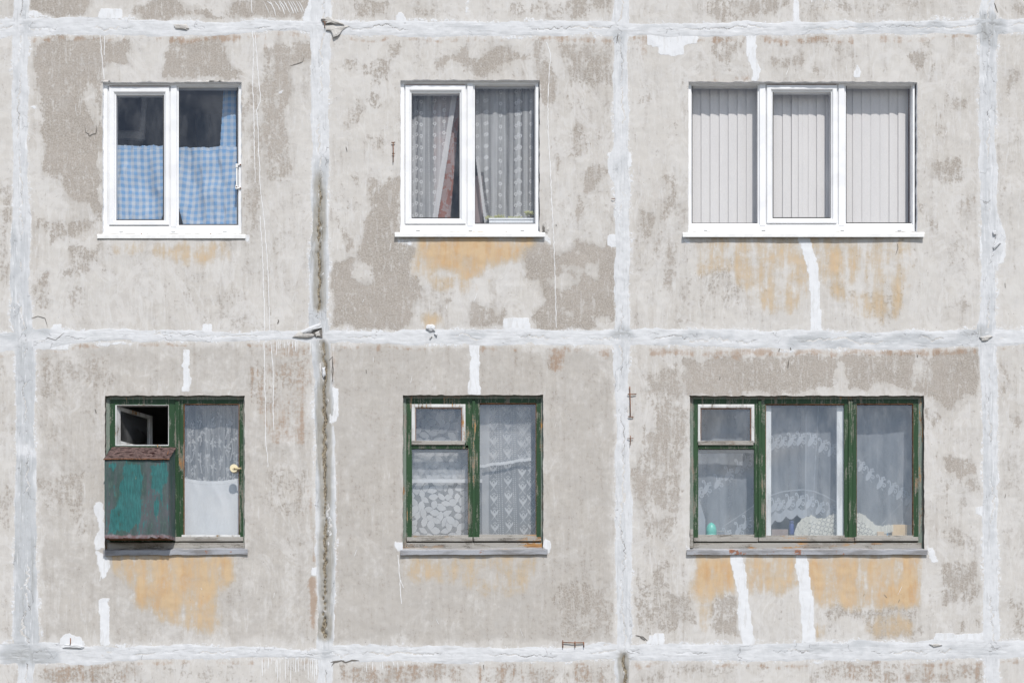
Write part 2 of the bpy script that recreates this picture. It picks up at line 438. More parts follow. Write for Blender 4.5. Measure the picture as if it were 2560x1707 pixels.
# ------------------------------------------------------------------ paint canvas (photo pixels) for stains, patches, dirt
GX = np.arange(-60, 2625, 4.0); GY = np.arange(-60, 1773, 4.0)
XX, YY = np.meshgrid(GX, GY)
WX = XX + (fbm(XX / 46, YY / 60, 3) - .5) * 44 + (fbm(XX / 13, YY / 17, 5, 3) - .5) * 16
WY = YY + (fbm(XX / 50, YY / 42, 8) - .5) * 50 + (fbm(XX / 14, YY / 12, 9, 3) - .5) * 18
CAN = {k: np.zeros_like(XX) for k in ('dark', 'orange', 'white', 'warm', 'grey', 'brown')}

def inside(poly, X, Y):
    r = np.zeros(X.shape, bool); n = len(poly)
    for i in range(n):
        x0, y0 = poly[i]; x1, y1 = poly[(i + 1) % n]
        if y0 == y1: continue
        c = ((y0 > Y) != (y1 > Y)) & (X < (x1 - x0) * (Y - y0) / (y1 - y0) + x0)
        r ^= c
    return r
def blur(a, k):
    for _ in range(k):
        a = np.pad(a, 1, mode='edge')
        a = (a[:-2, 1:-1] + a[2:, 1:-1] + a[1:-1, :-2] + a[1:-1, 2:] + 2 * a[1:-1, 1:-1]) / 6
    return a
def paint(ch, val, tile, *xy, soft=2, warp=1.0, hole=False):
    p = TP(tile, *xy) if tile else [(xy[i], xy[i + 1]) for i in range(0, len(xy), 2)]
    xs = [q[0] for q in p]; ys = [q[1] for q in p]
    i0, i1 = np.searchsorted(GX, (min(xs) - 60, max(xs) + 60)); j0, j1 = np.searchsorted(GY, (min(ys) - 60, max(ys) + 60))
    if i1 <= i0 or j1 <= j0: return
    sl_ = np.s_[j0:j1, i0:i1]
    X = XX[sl_] * (1 - warp) + WX[sl_] * warp; Y = YY[sl_] * (1 - warp) + WY[sl_] * warp
    m = blur(inside(p, X, Y).astype(float), soft)
    if hole: CAN[ch][sl_] *= 1 - m * val
    else: CAN[ch][sl_] = np.maximum(CAN[ch][sl_], m * val)
def samp(a, px, py):
    fx = np.clip((px - GX[0]) / 4, 0, len(GX) - 1.001); fy = np.clip((py - GY[0]) / 4, 0, len(GY) - 1.001)
    i = fx.astype(int); j = fy.astype(int); u = fx - i; v = fy - j
    return (a[j, i] * (1 - u) + a[j, i + 1] * u) * (1 - v) + (a[j + 1, i] * (1 - u) + a[j + 1, i + 1] * u) * v

DARK = '''
A 1 210 0 560 0 600 90 570 120 400 120 220 90
A 1 900 60 1000 60 1080 0 1240 0 1280 100 1540 90 1640 0 2110 0 2110 60 2050 120 1500 130 1180 140 1040 150 900 130
A 1 220 330 290 260 900 260 910 320 900 420 780 410 700 480 690 560 690 1000 690 1480 640 1440 540 1340 440 1340 330 1200 300 1000 280 700 250 450
A 1 1130 270 1500 260 1530 330 1550 420 1640 430 1660 540 1120 545 1140 400
A .8 1800 330 2120 280 2120 380 2000 480 1950 700 1980 1000 1990 1150 1900 1250 1800 1200 1770 900 1760 600
A .5 1660 560 1760 560 1780 1560 1660 1560
A .6 0 1290 80 1250 85 1560 0 1560
B .8 310 30 400 30 420 0 530 0 520 90 400 130 310 120
B .5 700 70 1050 80 1060 120 720 130
B .5 1380 30 1750 20 1760 130 1400 120
B .7 1760 0 2090 0 2080 110 1800 130
B .95 1030 300 1100 330 1080 380 1230 400 1260 330 1420 310 1420 360 1530 380 1530 410 1400 400 1310 430 1300 500 1220 480 1260 540 1130 540 1100 490 1030 500 1040 430 880 430 900 385 1030 380
B .85 1550 280 1630 290 1600 400 1680 500 1690 640 1650 720 1600 700 1590 560 1540 500
B .68 1700 300 2080 290 2090 520 1990 600 1900 640 1800 560 1790 750 1760 720 1770 500 1720 400
B .65 1760 900 1900 760 1920 1050 1800 1100
B .8 1900 1120 2060 1100 2040 1250 1900 1320 1920 1400 1840 1540 1830 1450 1890 1300
B .75 1690 1060 1740 1060 1720 1200 1690 1180
B .65 200 470 300 420 330 500 220 520
B .8 380 470 430 420 560 430 560 560 470 610 420 580 440 520 370 500
B .7 520 330 600 300 600 420 530 430
B .7 380 650 490 650 490 780 400 780
B .5 280 680 340 700 350 830 260 890
B .75 400 900 500 900 490 1000 420 970
B .65 300 1200 380 1190 350 1250
B .6 200 1250 245 1250 240 1560 190 1560
B 1 430 1230 500 1290 620 1220 630 1567 370 1567 420 1400
E 1.1 370 0 620 0 600 120 720 200 740 430 760 560 690 640 690 760 500 790 150 760 150 300 330 310 370 100
E .85 200 0 240 0 250 140 320 210 260 240 210 170
E 1.15 1480 230 1560 180 1660 230 1680 260 1810 250 1820 160 1900 190 2000 200 2040 140 2100 220 2110 640 2080 730 1900 790 1560 790 1510 700 1600 620 1640 540 1600 450 1500 450 1480 330
E .95 1110 600 1200 620 1240 690 1340 650 1330 740 1280 770 1100 765
E .7 940 510 1000 480 1010 570 960 630
E .65 1640 950 1760 920 1750 1060 1640 1080
C .65 340 0 920 0 900 80 800 90 480 120 340 100
C .42 990 0 1850 0 1400 100 1000 80
C .65 370 240 640 240 650 330 560 370 530 460 460 440 490 330 400 290
C .55 740 235 1330 230 1290 310 1150 300 800 260
C .7 790 360 900 350 1020 370 1000 410 830 420
C .65 1020 410 1120 420 1100 470 1040 480
C .55 1240 340 1330 330 1320 370
C .75 1640 320 1740 330 1730 410 1670 400
C .65 1780 380 1820 390 1800 550
C .6 1680 250 1780 230 1740 330 1690 310
C .6 1900 600 2060 600 2040 700 1900 690
C .5 1790 660 1840 640 1850 800 1800 850
C .8 1800 980 1970 980 1960 1100 1820 1110
C .55 1700 1200 1800 1300 1840 1400 1740 1380
C .55 1970 1180 2060 1200 2040 1350 1970 1320
C .75 110 1060 250 1060 240 1160 210 1350 150 1340 160 1160
C .8 0 1300 120 1310 100 1380 30 1440 0 1420
C .45 0 520 100 500 100 600 0 640
C .65 200 740 270 740 260 800
C .55 230 1280 290 1290 280 1380
C .55 2250 450 2330 430 2320 600 2240 640
C .55 2300 40 2352 30 2352 90 2310 90
F .55 70 230 240 130 230 260 200 480 120 480 130 300
F .65 290 380 350 360 350 460 300 460
F .5 370 330 560 260 620 440 560 490 440 480
F .45 1860 120 2040 150 2030 330 1880 330
F .55 1880 560 2040 540 2030 580
F .45 1100 440 1260 430 1600 480 1620 620 1400 640 1380 540
F .55 220 640 290 640 300 680 210 680
F 1 280 850 2060 830 2070 1050 1900 1180 1760 1090 1640 1050 1720 1000 1740 870 1670 860 1640 1040 1500 1050 1280 1050 1270 920 1210 850 1200 1050 960 1080 740 1090 300 1090 280 1000
F .7 0 960 250 900 290 1110 300 1300 280 1430 180 1450 100 1300 30 1100
F .55 1750 1150 1850 1200 1760 1350
F .95 1870 1540 1960 1480 2060 1500 2080 1567 1870 1567
F .55 2200 880 2250 900 2240 1100 2200 1150
F .55 2290 1250 2352 1200 2352 1330 2280 1360
I .72 0 0 290 0 280 120 240 260 230 330 260 430 240 520 130 500 60 440 0 360
I .6 0 560 260 560 200 640 60 680
I .65 90 800 200 830 180 1000 100 1080 60 900
I .65 0 1050 330 1000 340 1170 250 1200 230 1300 100 1230
I .85 470 1010 600 1010 610 1130 620 1280 480 1300 430 1240 440 1100
I .8 1060 1120 1300 1090 1700 1100 1690 1290 1450 1300 1350 1200 1240 1170 1080 1190
I .95 1870 200 2000 190 2060 250 1990 290 1880 290
I .65 1830 300 1900 330 1870 480 1920 560 1850 600 1860 460
I .65 1990 320 2090 290 2090 440 2050 430
I .8 1830 820 2080 800 2090 960 2020 1120 1960 1020 1880 1100 1830 940
I .65 1950 1150 2010 1140 2000 1280 1940 1250
I .55 2060 1180 2110 1190 2100 1270
I .55 1770 620 2000 640 2090 700 2080 780 1900 700
I .65 1700 1200 1740 1160 1720 1290
I .65 2240 1040 2352 1020 2352 1300 2260 1280 2300 1150
I .55 1100 1440 1600 1450 1800 1480 2110 1450 2110 1567 1000 1567
I .45 0 1480 800 1450 830 1480 0 1567
D .75 480 220 600 220 700 190 640 300 590 350 560 440 520 420
D .65 410 340 500 340 490 420 420 430
D .7 240 360 330 330 330 560 300 650 230 600
D .55 430 500 600 480 560 660 520 610
D .8 240 60 600 0 690 0 680 60 540 140 390 140 330 240 310 80 240 80
D .55 690 330 740 320 730 400
D .45 1200 520 1320 480 1320 600 1240 570
D .45 1500 480 1640 470 1620 560 1530 580
D .45 1660 0 1780 0 1700 350 1660 200
D .55 0 100 60 0 80 200 60 500 0 560
D .52 260 1000 500 930 750 960 760 1200 680 1200 560 1120 450 1160 420 1250 290 1240
D .45 280 1470 420 1500 300 1567
D .5 1700 1040 2130 900 2130 1100 1900 1200 1850 1400 1700 1300
G .62 260 170 560 130 570 300 600 520 540 640 500 500 430 330 380 400 270 330
G .45 280 820 380 780 360 900
G .45 1800 100 2120 80 2110 400 1830 430
G .42 1960 550 2100 620 1900 750
G .65 280 1480 600 1440 900 1420 920 1567 260 1567
G .42 1000 1450 1650 1440 1600 1567
G .42 0 200 90 250 80 480 0 500
H .6 1700 850 2080 870 2090 1240 1720 1250 1700 1000
H .6 210 1440 1060 1440 1050 1567 210 1567
H .5 1110 1450 2090 1430 2090 1567 1110 1567
H .75 2230 100 2352 80 2352 500 2280 400
H .55 2230 800 2352 900 2352 1250 2230 1200
'''
HOLES = '''
A .8 580 590 640 600 670 760 650 900 610 900
A .7 450 600 480 610 490 690 455 670
A .6 1530 340 1560 360 1550 480 1530 470
E .75 300 340 420 320 440 500 350 500 270 440
E 1 1750 340 1880 350 2000 310 1970 430 1920 450 1850 400 1760 370
E 1 1680 440 1760 390 1870 440 1850 490 1800 510 1700 480
E .9 1910 690 2050 690 2040 740 1960 750
E .6 1720 620 1830 650 1780 720
F .8 330 830 420 830 400 890 350 890
F .6 590 860 610 1000 600 1000
I .6 80 480 140 480 130 560 60 560
'''
ORANGE = '''
E 1.1 740 150 1550 150 1550 215 1480 230 1480 330 1350 320 1210 350 1210 420 1050 430 950 370 850 370 760 440 740 350
E .6 770 700 900 680 900 770 770 770
E .6 1090 470 1260 460 1250 490 1100 500
E .45 1400 590 1500 590 1490 640
E .42 800 400 1230 420 1200 520 820 500
F .52 700 190 980 190 1010 340 840 330 700 260
F .52 1070 180 1250 190 1300 260 1660 250 1640 320 1480 260 1360 350 1200 380 1120 390 1100 300
F .36 340 130 1670 130 1660 400 1600 640 1380 620 1100 420 900 600 700 540 500 300 360 380
D .55 1030 220 1300 180 1540 170 1560 280 1440 310 1160 300 1040 260
D .36 740 180 1000 170 990 240 840 260
G .85 750 690 1600 680 1590 860 1480 920 1500 1000 1300 1060 1100 1060 950 1060 870 1020 840 860
G .6 900 1000 1490 980 1500 1240 1280 1200 1180 1160 1020 1080
H .46 670 690 1610 680 1590 790 1510 860 1500 920 1200 960 1100 920 1000 880 700 900 680 800
I .95 320 780 590 780 600 990 500 1010 440 1080 350 1060 330 950
I .68 640 790 960 790 990 1000 680 1010
I .85 1020 790 1720 780 1710 880 1690 1120 1560 1100 1060 1110 1040 950
I .45 1350 1150 1690 1150 1690 1290 1400 1270
I .65 1070 1220 1130 1230 1120 1290 1075 1290
I .5 350 1070 440 1100 440 1220 390 1260 370 1150
'''
WHITE = '''
A .9 680 60 840 60 830 130 680 130
A .8 210 70 270 80 300 120 200 120
A .8 2110 0 2170 0 2150 200 2060 130
A .7 200 720 255 715 250 745 200 740
A .7 1870 645 1940 605 1950 620 1890 650
B .9 610 85 640 90 680 150 600 150
B .9 2050 1040 2205 1040 2205 1150 2060 1180
B .5 1070 0 1120 0 1110 110 1070 100
C 1 650 215 715 215 710 350 735 440 720 505 680 505 690 440 650 330
C .95 40 210 360 215 340 270 270 280 270 340 130 340 110 290 40 280
C 1 1310 440 1335 410 1355 440 1357 478 1312 478
C .75 930 0 970 0 980 150 930 150
D .95 1380 735 1450 735 1450 800 1380 800
D 1 1255 920 1295 920 1290 1050 1308 1120 1300 1195 1250 1200 1240 1180 1255 1080 1240 1020
D .9 350 740 420 740 430 800 340 800
D .8 240 850 480 865 470 905 300 920
D .75 620 865 930 865 900 885 650 885
D 1 2250 1175 2308 1180 2308 1405 2250 1420
D .6 1660 130 1720 120 1710 190 1680 190
E .95 1330 705 1510 700 1520 790 1320 790
E 1 1110 870 1172 870 1172 1225 1090 1225 1105 1000
E .55 600 120 650 150 720 170 710 210 600 180
E .95 2040 135 2100 135 2100 220 2040 200
E .65 1610 100 1660 160 1650 200 1610 170
F .9 955 130 1030 135 1080 250 1100 400 1105 500 1112 715 1050 715 1045 600 1030 400 1010 270
F .9 2090 120 2190 90 2240 150 2230 290 2090 280
F .6 240 110 300 120 320 170 250 170
G .9 650 330 700 330 712 500 712 650 650 660 640 600 680 520 650 400
G .85 650 660 720 700 760 760 720 840 690 870 660 760
G .85 670 990 740 980 745 1150 755 1315 690 1315 680 1130
G .95 2120 775 2165 770 2168 835 2120 835
G .9 410 1260 450 1230 550 1250 590 1320 400 1330
G .6 255 980 300 990 300 1060 255 1060
H .8 590 590 670 600 640 680 600 640
H .8 1620 560 1670 600 1650 690 1600 640
I 1.1 555 775 622 775 655 900 665 1050 698 1335 630 1335 605 1180 600 1000 570 880
I 1.1 953 775 1022 775 1042 900 1056 1050 1073 1325 1000 1325 985 1150 975 950 955 860
I .85 2050 490 2110 485 2110 550 2050 530
I .65 1750 720 1800 740 1830 820 1780 830
I .8 60 1270 150 1260 160 1330 40 1330
I .9 1800 1265 2110 1255 2110 1340 1800 1340
I .55 280 700 320 760 300 790 270 790
'''
WARM = '''
A .75 1150 255 1650 240 1640 285 1160 300
A .5 230 255 900 240 900 275 240 290
A .5 1800 240 1850 250 1830 360 1805 340
A .45 1650 225 2110 230 2120 260 1800 250
B .6 1560 255 2070 255 2060 290 1560 285
B .42 1040 255 1220 255 1210 290 1050 280
C .6 370 232 640 232 640 260 380 270
C .65 740 232 1330 232 1320 270 760 265
C .55 1420 230 1850 215 1840 245 1440 265
C .5 0 240 45 250 40 360 0 380
C .4 380 480 700 480 700 510 380 510
F .7 60 812 2060 812 2060 850 60 845
F .5 380 820 660 815 650 900 560 860 400 880
E .75 1700 900 1760 900 1760 990 1700 980
E .85 1980 895 2060 895 2055 990 1990 960
E .45 1640 940 1760 940 1750 1070 1650 1060
E .5 180 900 560 895 1090 910 1090 925 180 915
E .5 1180 905 1560 910 1560 925 1180 920
E .5 155 930 180 930 180 1150 160 1150
D .4 1760 880 2120 870 2120 960 1780 960
D .35 1700 1040 2130 960 2130 1567 1850 1567 1720 1300
G .9 2100 850 2150 850 2150 1215 2115 1200
G .65 2125 620 2160 650 2150 750 2120 740
G .45 2090 200 2140 200 2140 640 2100 640
G .5 80 1100 95 1100 80 1260 60 1260
G .32 260 1440 920 1430 920 1567 260 1567
H .36 210 1440 1060 1440 1050 1567 210 1567
H .35 1110 1440 2090 1430 2090 1567 1110 1567
H .45 185 0 205 0 205 1260 180 1260
I .3 1100 1450 2110 1430 2110 1567 1100 1567
'''
GREY = '''
A .45 125 0 200 0 200 240 125 250
A .35 125 250 200 250 205 1567 130 1567
A .75 2130 1060 2245 1060 2240 1567 2125 1567
A .4 2190 300 2250 320 2250 500 2180 480
B .55 880 170 1250 170 1250 245 1100 245
B .55 85 300 140 300 140 480 90 480
B .6 2060 180 2200 180 2190 280 2090 280
B .45 2060 1040 2190 1040 2190 1160 2070 1160
B .45 2110 200 2190 200 2190 560 2110 560
C .65 1340 140 1870 130 1860 205 1340 200
C .9 2080 80 2260 100 2230 330 2080 300
C .55 980 150 1120 150 1120 210 980 210
C .45 2080 300 2190 300 2190 1567 2080 1567
C .35 0 150 350 150 350 210 0 210
D .8 60 0 130 0 130 800 60 800
D .6 130 100 210 100 210 760 130 760
D .9 150 720 350 720 350 800 150 800
D .85 0 790 130 780 130 860 0 850
D .75 110 850 240 850 245 1567 105 1567
D .7 2120 0 2240 0 2240 800 2110 800
D .8 2110 740 2210 740 2210 840 2000 840
D .75 2140 850 2270 850 2270 1567 2140 1567
E .6 920 790 1210 790 1200 870 920 860
E .95 2070 780 2230 780 2220 870 2070 870
E .5 2090 880 2200 880 2200 1200 2090 1200
F .7 180 710 560 715 560 775 180 770
F .8 900 730 2090 720 2090 790 900 800
F .9 1900 690 2180 660 2180 780 1900 780
F .4 2090 0 2180 0 2180 1567 2090 1567
G .85 95 0 245 0 260 1300 85 1300
G .95 0 1300 380 1310 400 1420 240 1460 0 1440
G .85 2160 0 2290 0 2290 1280 2170 1280
G .5 700 1330 1000 1330 1000 1380 700 1380
H .9 80 1330 180 1330 170 1420 80 1400
H .35 2110 100 2210 100 2210 1280 2110 1280
H .5 2110 1330 2190 1330 2190 1567 2110 1567
I .6 500 1330 1000 1320 1560 1320 1560 1360 500 1370
I .5 2110 200 2190 200 2190 700 2110 700
I .4 1880 1290 2230 1290 2230 1420 1880 1420
'''
def run(txt, ch, **k):
    for ln in txt.strip().splitlines():
        p = ln.split(); paint(ch, float(p[1]), p[0], *map(float, p[2:]), **k)
CAN['dark'] += .05 + .55 * (fbm(XX / 150, YY / 200, 21) - .5)
run(DARK, 'dark'); run(HOLES, 'dark', hole=True)
# the middle lower panel and the panel left of it carry a thin grey film
paint('dark', .20, 'E', 150, 900, 2090, 900, 2090, 2880, 160, 2880, soft=6)
run(ORANGE, 'orange', soft=15, warp=.8); run(WHITE, 'white', soft=1, warp=.22); run(WARM, 'warm', soft=4, warp=.45); run(GREY, 'grey', soft=7, warp=1.0); CAN['grey'] *= .78
CAN['orange'] *= np.clip(.04 + 1.5 * fbm(XX / 22, YY / 95, 47) + .5 * (fbm(XX / 60, YY / 40, 46) - .5), .1, 1.25)
CAN['dark'] *= .86
CAN['soft'] = blur(CAN['dark'], 26) * .75 + .45 * (fbm(XX / 95, YY / 170, 51) - .42) + .25 * (fbm(XX / 24, YY / 90, 52) - .5)
CAN['soft'] = np.clip(CAN['soft'], -.2, .62)
paint('soft', .62, 'E', 150, 900, 2090, 900, 2090, 2900, 160, 2900, soft=8)
paint('soft', .46, 'D', 240, 900, 2130, 880, 2150, 2900, 260, 2900, soft=8)
# ochre covers the grey patches below the sills
CAN['dark'] *= 1 - np.clip(CAN['orange'], 0, 1) * .55
for pts, wd, v in (([(799, 425), (800, 470), (797, 560), (798, 650), (798, 700), (796, 770)], 4.5, 1.0), ([(808, 862), (812, 920), (811, 1000), (812, 1060), (811, 1134)], 5.5, 1.0),
                   ([(811, 1134), (812, 1230), (813, 1340), (811, 1440), (810, 1587)], 5.5, 1.05), ([(1560, 1640), (1562, 1680), (1558, 1740)], 5, .9),
                   ([(797, 405), (799, 425)], 3, .7)):
    for a, b in zip(pts, pts[1:]):
        for t in np.linspace(0, 1, 12):
            cy = a[1] + (b[1] - a[1]) * t; cx = a[0] + (b[0] - a[0]) * t + (vnoise(np.array(cy / 13), np.array(7.), 59) - .5) * 7
            i0, i1 = np.searchsorted(GX, (cx - 24, cx + 24)); j0, j1 = np.searchsorted(GY, (cy - 24, cy + 24))
            dd = np.hypot((XX[j0:j1, i0:i1] - cx), (YY[j0:j1, i0:i1] - cy) * .6)
            CAN['brown'][j0:j1, i0:i1] = np.maximum(CAN['brown'][j0:j1, i0:i1], v * (.62 + .6 * vnoise(np.array(cy / 40), np.array(.5), 57)) * min(1, max(.15, (cy - 405) / 70)) * np.clip(1.3 - dd / (wd * (.45 + .7 * vnoise(np.array(cy / 34), np.array(2.), 58) + .25 * vnoise(np.array(cy / 8), np.array(4.), 58))), 0, 1))

V0 = [(-1000, 37, 73), (0, 37, 73), (146, 31, 71), (366, 33, 71), (548, 31, 75), (650, 27, 75), (796, 22, 79), (830, 30, 84), (906, 38, 90), (1052, 40, 88), (1244, 37, 88), (1463, 33, 93), (1591, 31, 99), (1640, 36, 86), (1682, 44, 80), (2466, 44, 80)]
V1 = [(-1000, 776, 826), (0, 776, 826), (60, 774, 828), (146, 779, 824), (402, 779, 819), (548, 779, 819), (650, 775, 821), (796, 772, 820), (850, 778, 828), (906, 783, 828), (1052, 786, 835), (1244, 787, 840), (1463, 790, 840), (1591, 792, 836), (1640, 793, 828), (2466, 794, 824)]
V2 = [(-1000, 1536, 1572), (0, 1536, 1570), (60, 1528, 1576), (146, 1534, 1569), (366, 1533, 1571), (400, 1521, 1575), (430, 1522, 1577), (470, 1534, 1577), (613, 1538, 1576), (796, 1537, 1575), (850, 1532, 1578), (906, 1534, 1573), (1052, 1540, 1571), (1317, 1540, 1580), (1500, 1541, 1578), (1640, 1538, 1580), (1690, 1542, 1571), (2466, 1542, 1571)]
V3 = [(-1000, 2452, 2490), (0, 2452, 2490), (60, 2447, 2500), (163, 2449, 2492), (367, 2447, 2492), (531, 2449, 2494), (590, 2451, 2512), (640, 2452, 2510), (680, 2451, 2490), (790, 2448, 2492), (830, 2440, 2494), (907, 2451, 2488), (1070, 2455, 2498), (1353, 2457, 2496), (1557, 2459, 2500), (1700, 2461, 2500), (2466, 2461, 2500)]
H0 = [(-1300, 50, 92), (0, 48, 95), (60, 46, 92), (110, 44, 88), (256, 44, 86), (366, 51, 88), (512, 57, 91), (658, 47, 79), (731, 55, 77), (800, 50, 88), (880, 53, 88), (989, 55, 90), (1136, 53, 90), (1318, 55, 91), (1465, 55, 91), (1555, 52, 90), (1600, 61, 88), (1722, 57, 92), (1885, 57, 88), (2008, 57, 88), (2212, 53, 86), (2375, 51, 84), (2470, 48, 86), (2539, 49, 82), (3900, 50, 84)]
H1 = [(-1300, 829, 876), (0, 829, 878), (37, 829, 876), (110, 821, 869), (219, 827, 855), (329, 825, 852), (512, 829, 853), (658, 831, 851), (731, 829, 850), (800, 824, 860), (880, 825, 858), (1026, 827, 862), (1136, 823, 864), (1282, 821, 865), (1428, 825, 864), (1500, 828, 862), (1560, 820, 868), (1600, 822, 862), (1763, 824, 864), (1926, 826, 871), (2049, 828, 873), (2212, 828, 875), (2375, 824, 867), (2470, 818, 866), (2539, 822, 862), (3900, 822, 862)]
H2 = [(-1300, 1606, 1653), (0, 1606, 1655), (110, 1604, 1660), (219, 1617, 1662), (366, 1613, 1647), (512, 1613, 1646), (695, 1618, 1641), (768, 1626, 1642), (843, 1613, 1653), (989, 1611, 1655), (1136, 1613, 1655), (1282, 1620, 1651), (1428, 1615, 1650), (1501, 1606, 1646), (1600, 1610, 1653), (1763, 1610, 1651), (1926, 1606, 1653), (2090, 1602, 1651), (2253, 1602, 1649), (2375, 1596, 1647), (2470, 1600, 1646), (2539, 1602, 1642), (3900, 1602, 1642)]
for c_, vert_ in ((V0, 1), (V1, 1), (V2, 1), (V3, 1), (H0, 0), (H1, 0), (H2, 0)):
    a_ = np.array(c_, float); along_, acr_ = (WY, WX) if vert_ else (WX, WY)
    lo_ = np.interp(YY if vert_ else XX, a_[:, 0], a_[:, 1]); hi_ = np.interp(YY if vert_ else XX, a_[:, 0], a_[:, 2]); q_ = XX * .55 + WX * .45 if vert_ else YY * .55 + WY * .45
    dist = np.maximum(lo_ - q_, q_ - hi_)
    CAN['white'] = np.maximum(CAN['white'], np.clip(.47 - np.clip(dist, 0, 99) / 34, 0, 1) * (.55 + .8 * fbm(XX / 60, YY / 60, 49)))
    if not vert_: CAN['warm'] = np.maximum(CAN['warm'], .55 * np.exp(-((q_ - hi_ - 10) / 6) ** 2) * np.clip((fbm(XX / 45, YY / 300, 48) - .40) * 5, 0, 1))

SOIL = np.clip(blur(CAN['brown'], 22) * 6.5, 0, 1) * (.45 + .9 * fbm(XX / 20, YY / 60, 53))
# ------------------------------------------------------------------ the ground
gme = bpy.data.meshes.new('ground')
gv = [(-250, -250, 0), (250, -250, 0), (250, 250, 0), (-250, 250, 0)]
gme.from_pydata(gv, [], [(0, 1, 2, 3)])
ground = link('ground', gme, mat_simple('trodden_earth_and_grass', (.22, .21, .195), .95, .3, 1.4, .4, col2=(.15, .145, .13)))
ground['kind'] = 'structure'

# ------------------------------------------------------------------ the apartment building
building = empty('apartment_building', (0, 0, 0))
tag(building, 'weathered grey concrete panel apartment block with whitewashed joints and six windows in two rows', 'building')

OPEN = [(256.5, 205.5, 603.5, 584), (1001, 200.5, 1349, 580), (1721, 205, 2293, 580),
        (262.5, 988.5, 611.5, 1372), (1007, 987.5, 1358, 1370), (1724.5, 989, 2310.5, 1372)]
XB = [-1300, 52, 803, 1555, 2473, 3900]; YB = [-1000, -705, 70, 846, 1634, 2466]
XLo = np.concatenate([np.arange(-1300, -60, 80.0), np.arange(-60, 2620, 4.0), np.arange(2640, 3901, 84.0)])
YLo = np.concatenate([np.arange(-1000, -60, 80.0), np.arange(-60, 1768, 4.0), np.arange(1790, 2467, 84.5)])
def lines(base, keep):
    b = base[np.all(np.abs(base[:, None] - np.array(keep)[None]) > 1.6, axis=1)]
    return np.unique(np.concatenate([b, keep]))
XL = lines(XLo, XB + [o[k] for o in OPEN for k in (0, 2)]); YL = lines(YLo, YB + [o[k] for o in OPEN for k in (1, 3)])

def wall_h(px, py):
    """relief of the facade in metres towards the viewer"""
    return (fbm(px / 70, py / 70, 31) - .5) * .010 + (fbm(px / 11, py / 11, 33, 3) - .5) * .0035

def wall_pts(px, py):
    P = np.zeros(px.shape + (3,)); P[..., 0] = (px - 1280) * S; P[..., 2] = ZC + (853.5 - py) * S; P[..., 1] = -wall_h(px, py) + np.clip(samp(CAN['brown'], px, py), 0, 1) * .032; return P

for ci in range(5):
    for ri in range(5):
        xl = XL[(XL >= XB[ci] - .01) & (XL <= XB[ci + 1] + .01)]; yl = YL[(YL >= YB[ri] - .01) & (YL <= YB[ri + 1] + .01)]
        px, py = np.meshgrid(xl, yl)
        keep = np.ones((len(yl) - 1, len(xl) - 1), bool); ev = []; ef = []; white = False
        jx = px.copy(); jy = py.copy(); P = wall_pts(px, py)
        for k, o in enumerate(OPEN):
            if not (xl[0] < o[0] < xl[-1] and yl[0] < o[1] < yl[-1]): continue
            i0, i1 = np.searchsorted(xl, (o[0] - .1, o[2] - .1)); j0, j1 = np.searchsorted(yl, (o[1] - .1, o[3] - .1))
            keep[j0:j1, i0:i1] = False
            ragx = lambda n, sd: (fbm(np.arange(n) * .3 + sd * 7, np.zeros(n) + sd, 40 + sd, 4) - .5) * .6
            P[j0, i0:i1 + 1, 2] += ragx(i1 - i0 + 1, k) * S * 7; P[j1, i0:i1 + 1, 2] += ragx(i1 - i0 + 1, k + 20) * S * 5
            P[j0:j1 + 1, i0, 0] += ragx(j1 - j0 + 1, k + 40) * S * 5; P[j0:j1 + 1, i1, 0] += ragx(j1 - j0 + 1, k + 60) * S * 5
            loop = [(j0, i) for i in range(i0, i1 + 1)] + [(j, i1) for j in range(j0 + 1, j1 + 1)] + [(j1, i) for i in range(i1 - 1, i0 - 1, -1)] + [(j, i0) for j in range(j1 - 1, j0, -1)]
            base = P.shape[0] * P.shape[1]; n = len(loop); cx = (o[0] + o[2]) / 2; ctr = at(cx, (o[1] + o[3]) / 2)
            fr = []; bk = []
            for (j, i) in loop:
                p = P[j, i].copy(); fr.append(p); q = p.copy(); q[1] = .07; bk.append(q)
            ev = np.array(fr + bk); a = np.arange(n); b = (a + 1) % n
            ef = np.stack([base + a, base + b, base + n + b, base + n + a], -1)[:, ::-1]
            white = k < 3
        at_ = {c: samp(CAN[c], px, py) for c in ('dark', 'orange', 'white', 'warm', 'soft')}
        out = (px < -40) | (px > 2600) | (py < -40) | (py > 1747)
        if out.any():
            f = .2 + .9 * (fbm(px / 130, py / 150, 77) - .35); at_['dark'] = np.where(out, f, at_['dark'])
            for c in ('orange', 'white', 'warm'): at_[c] = np.where(out, 0, at_[c])
        grid_mesh('wall_panel', P, [M['wall'], M['reveal_white'] if white else M['reveal_old']], building, at_, keep, True, (ev, ef) if len(ef) else None)

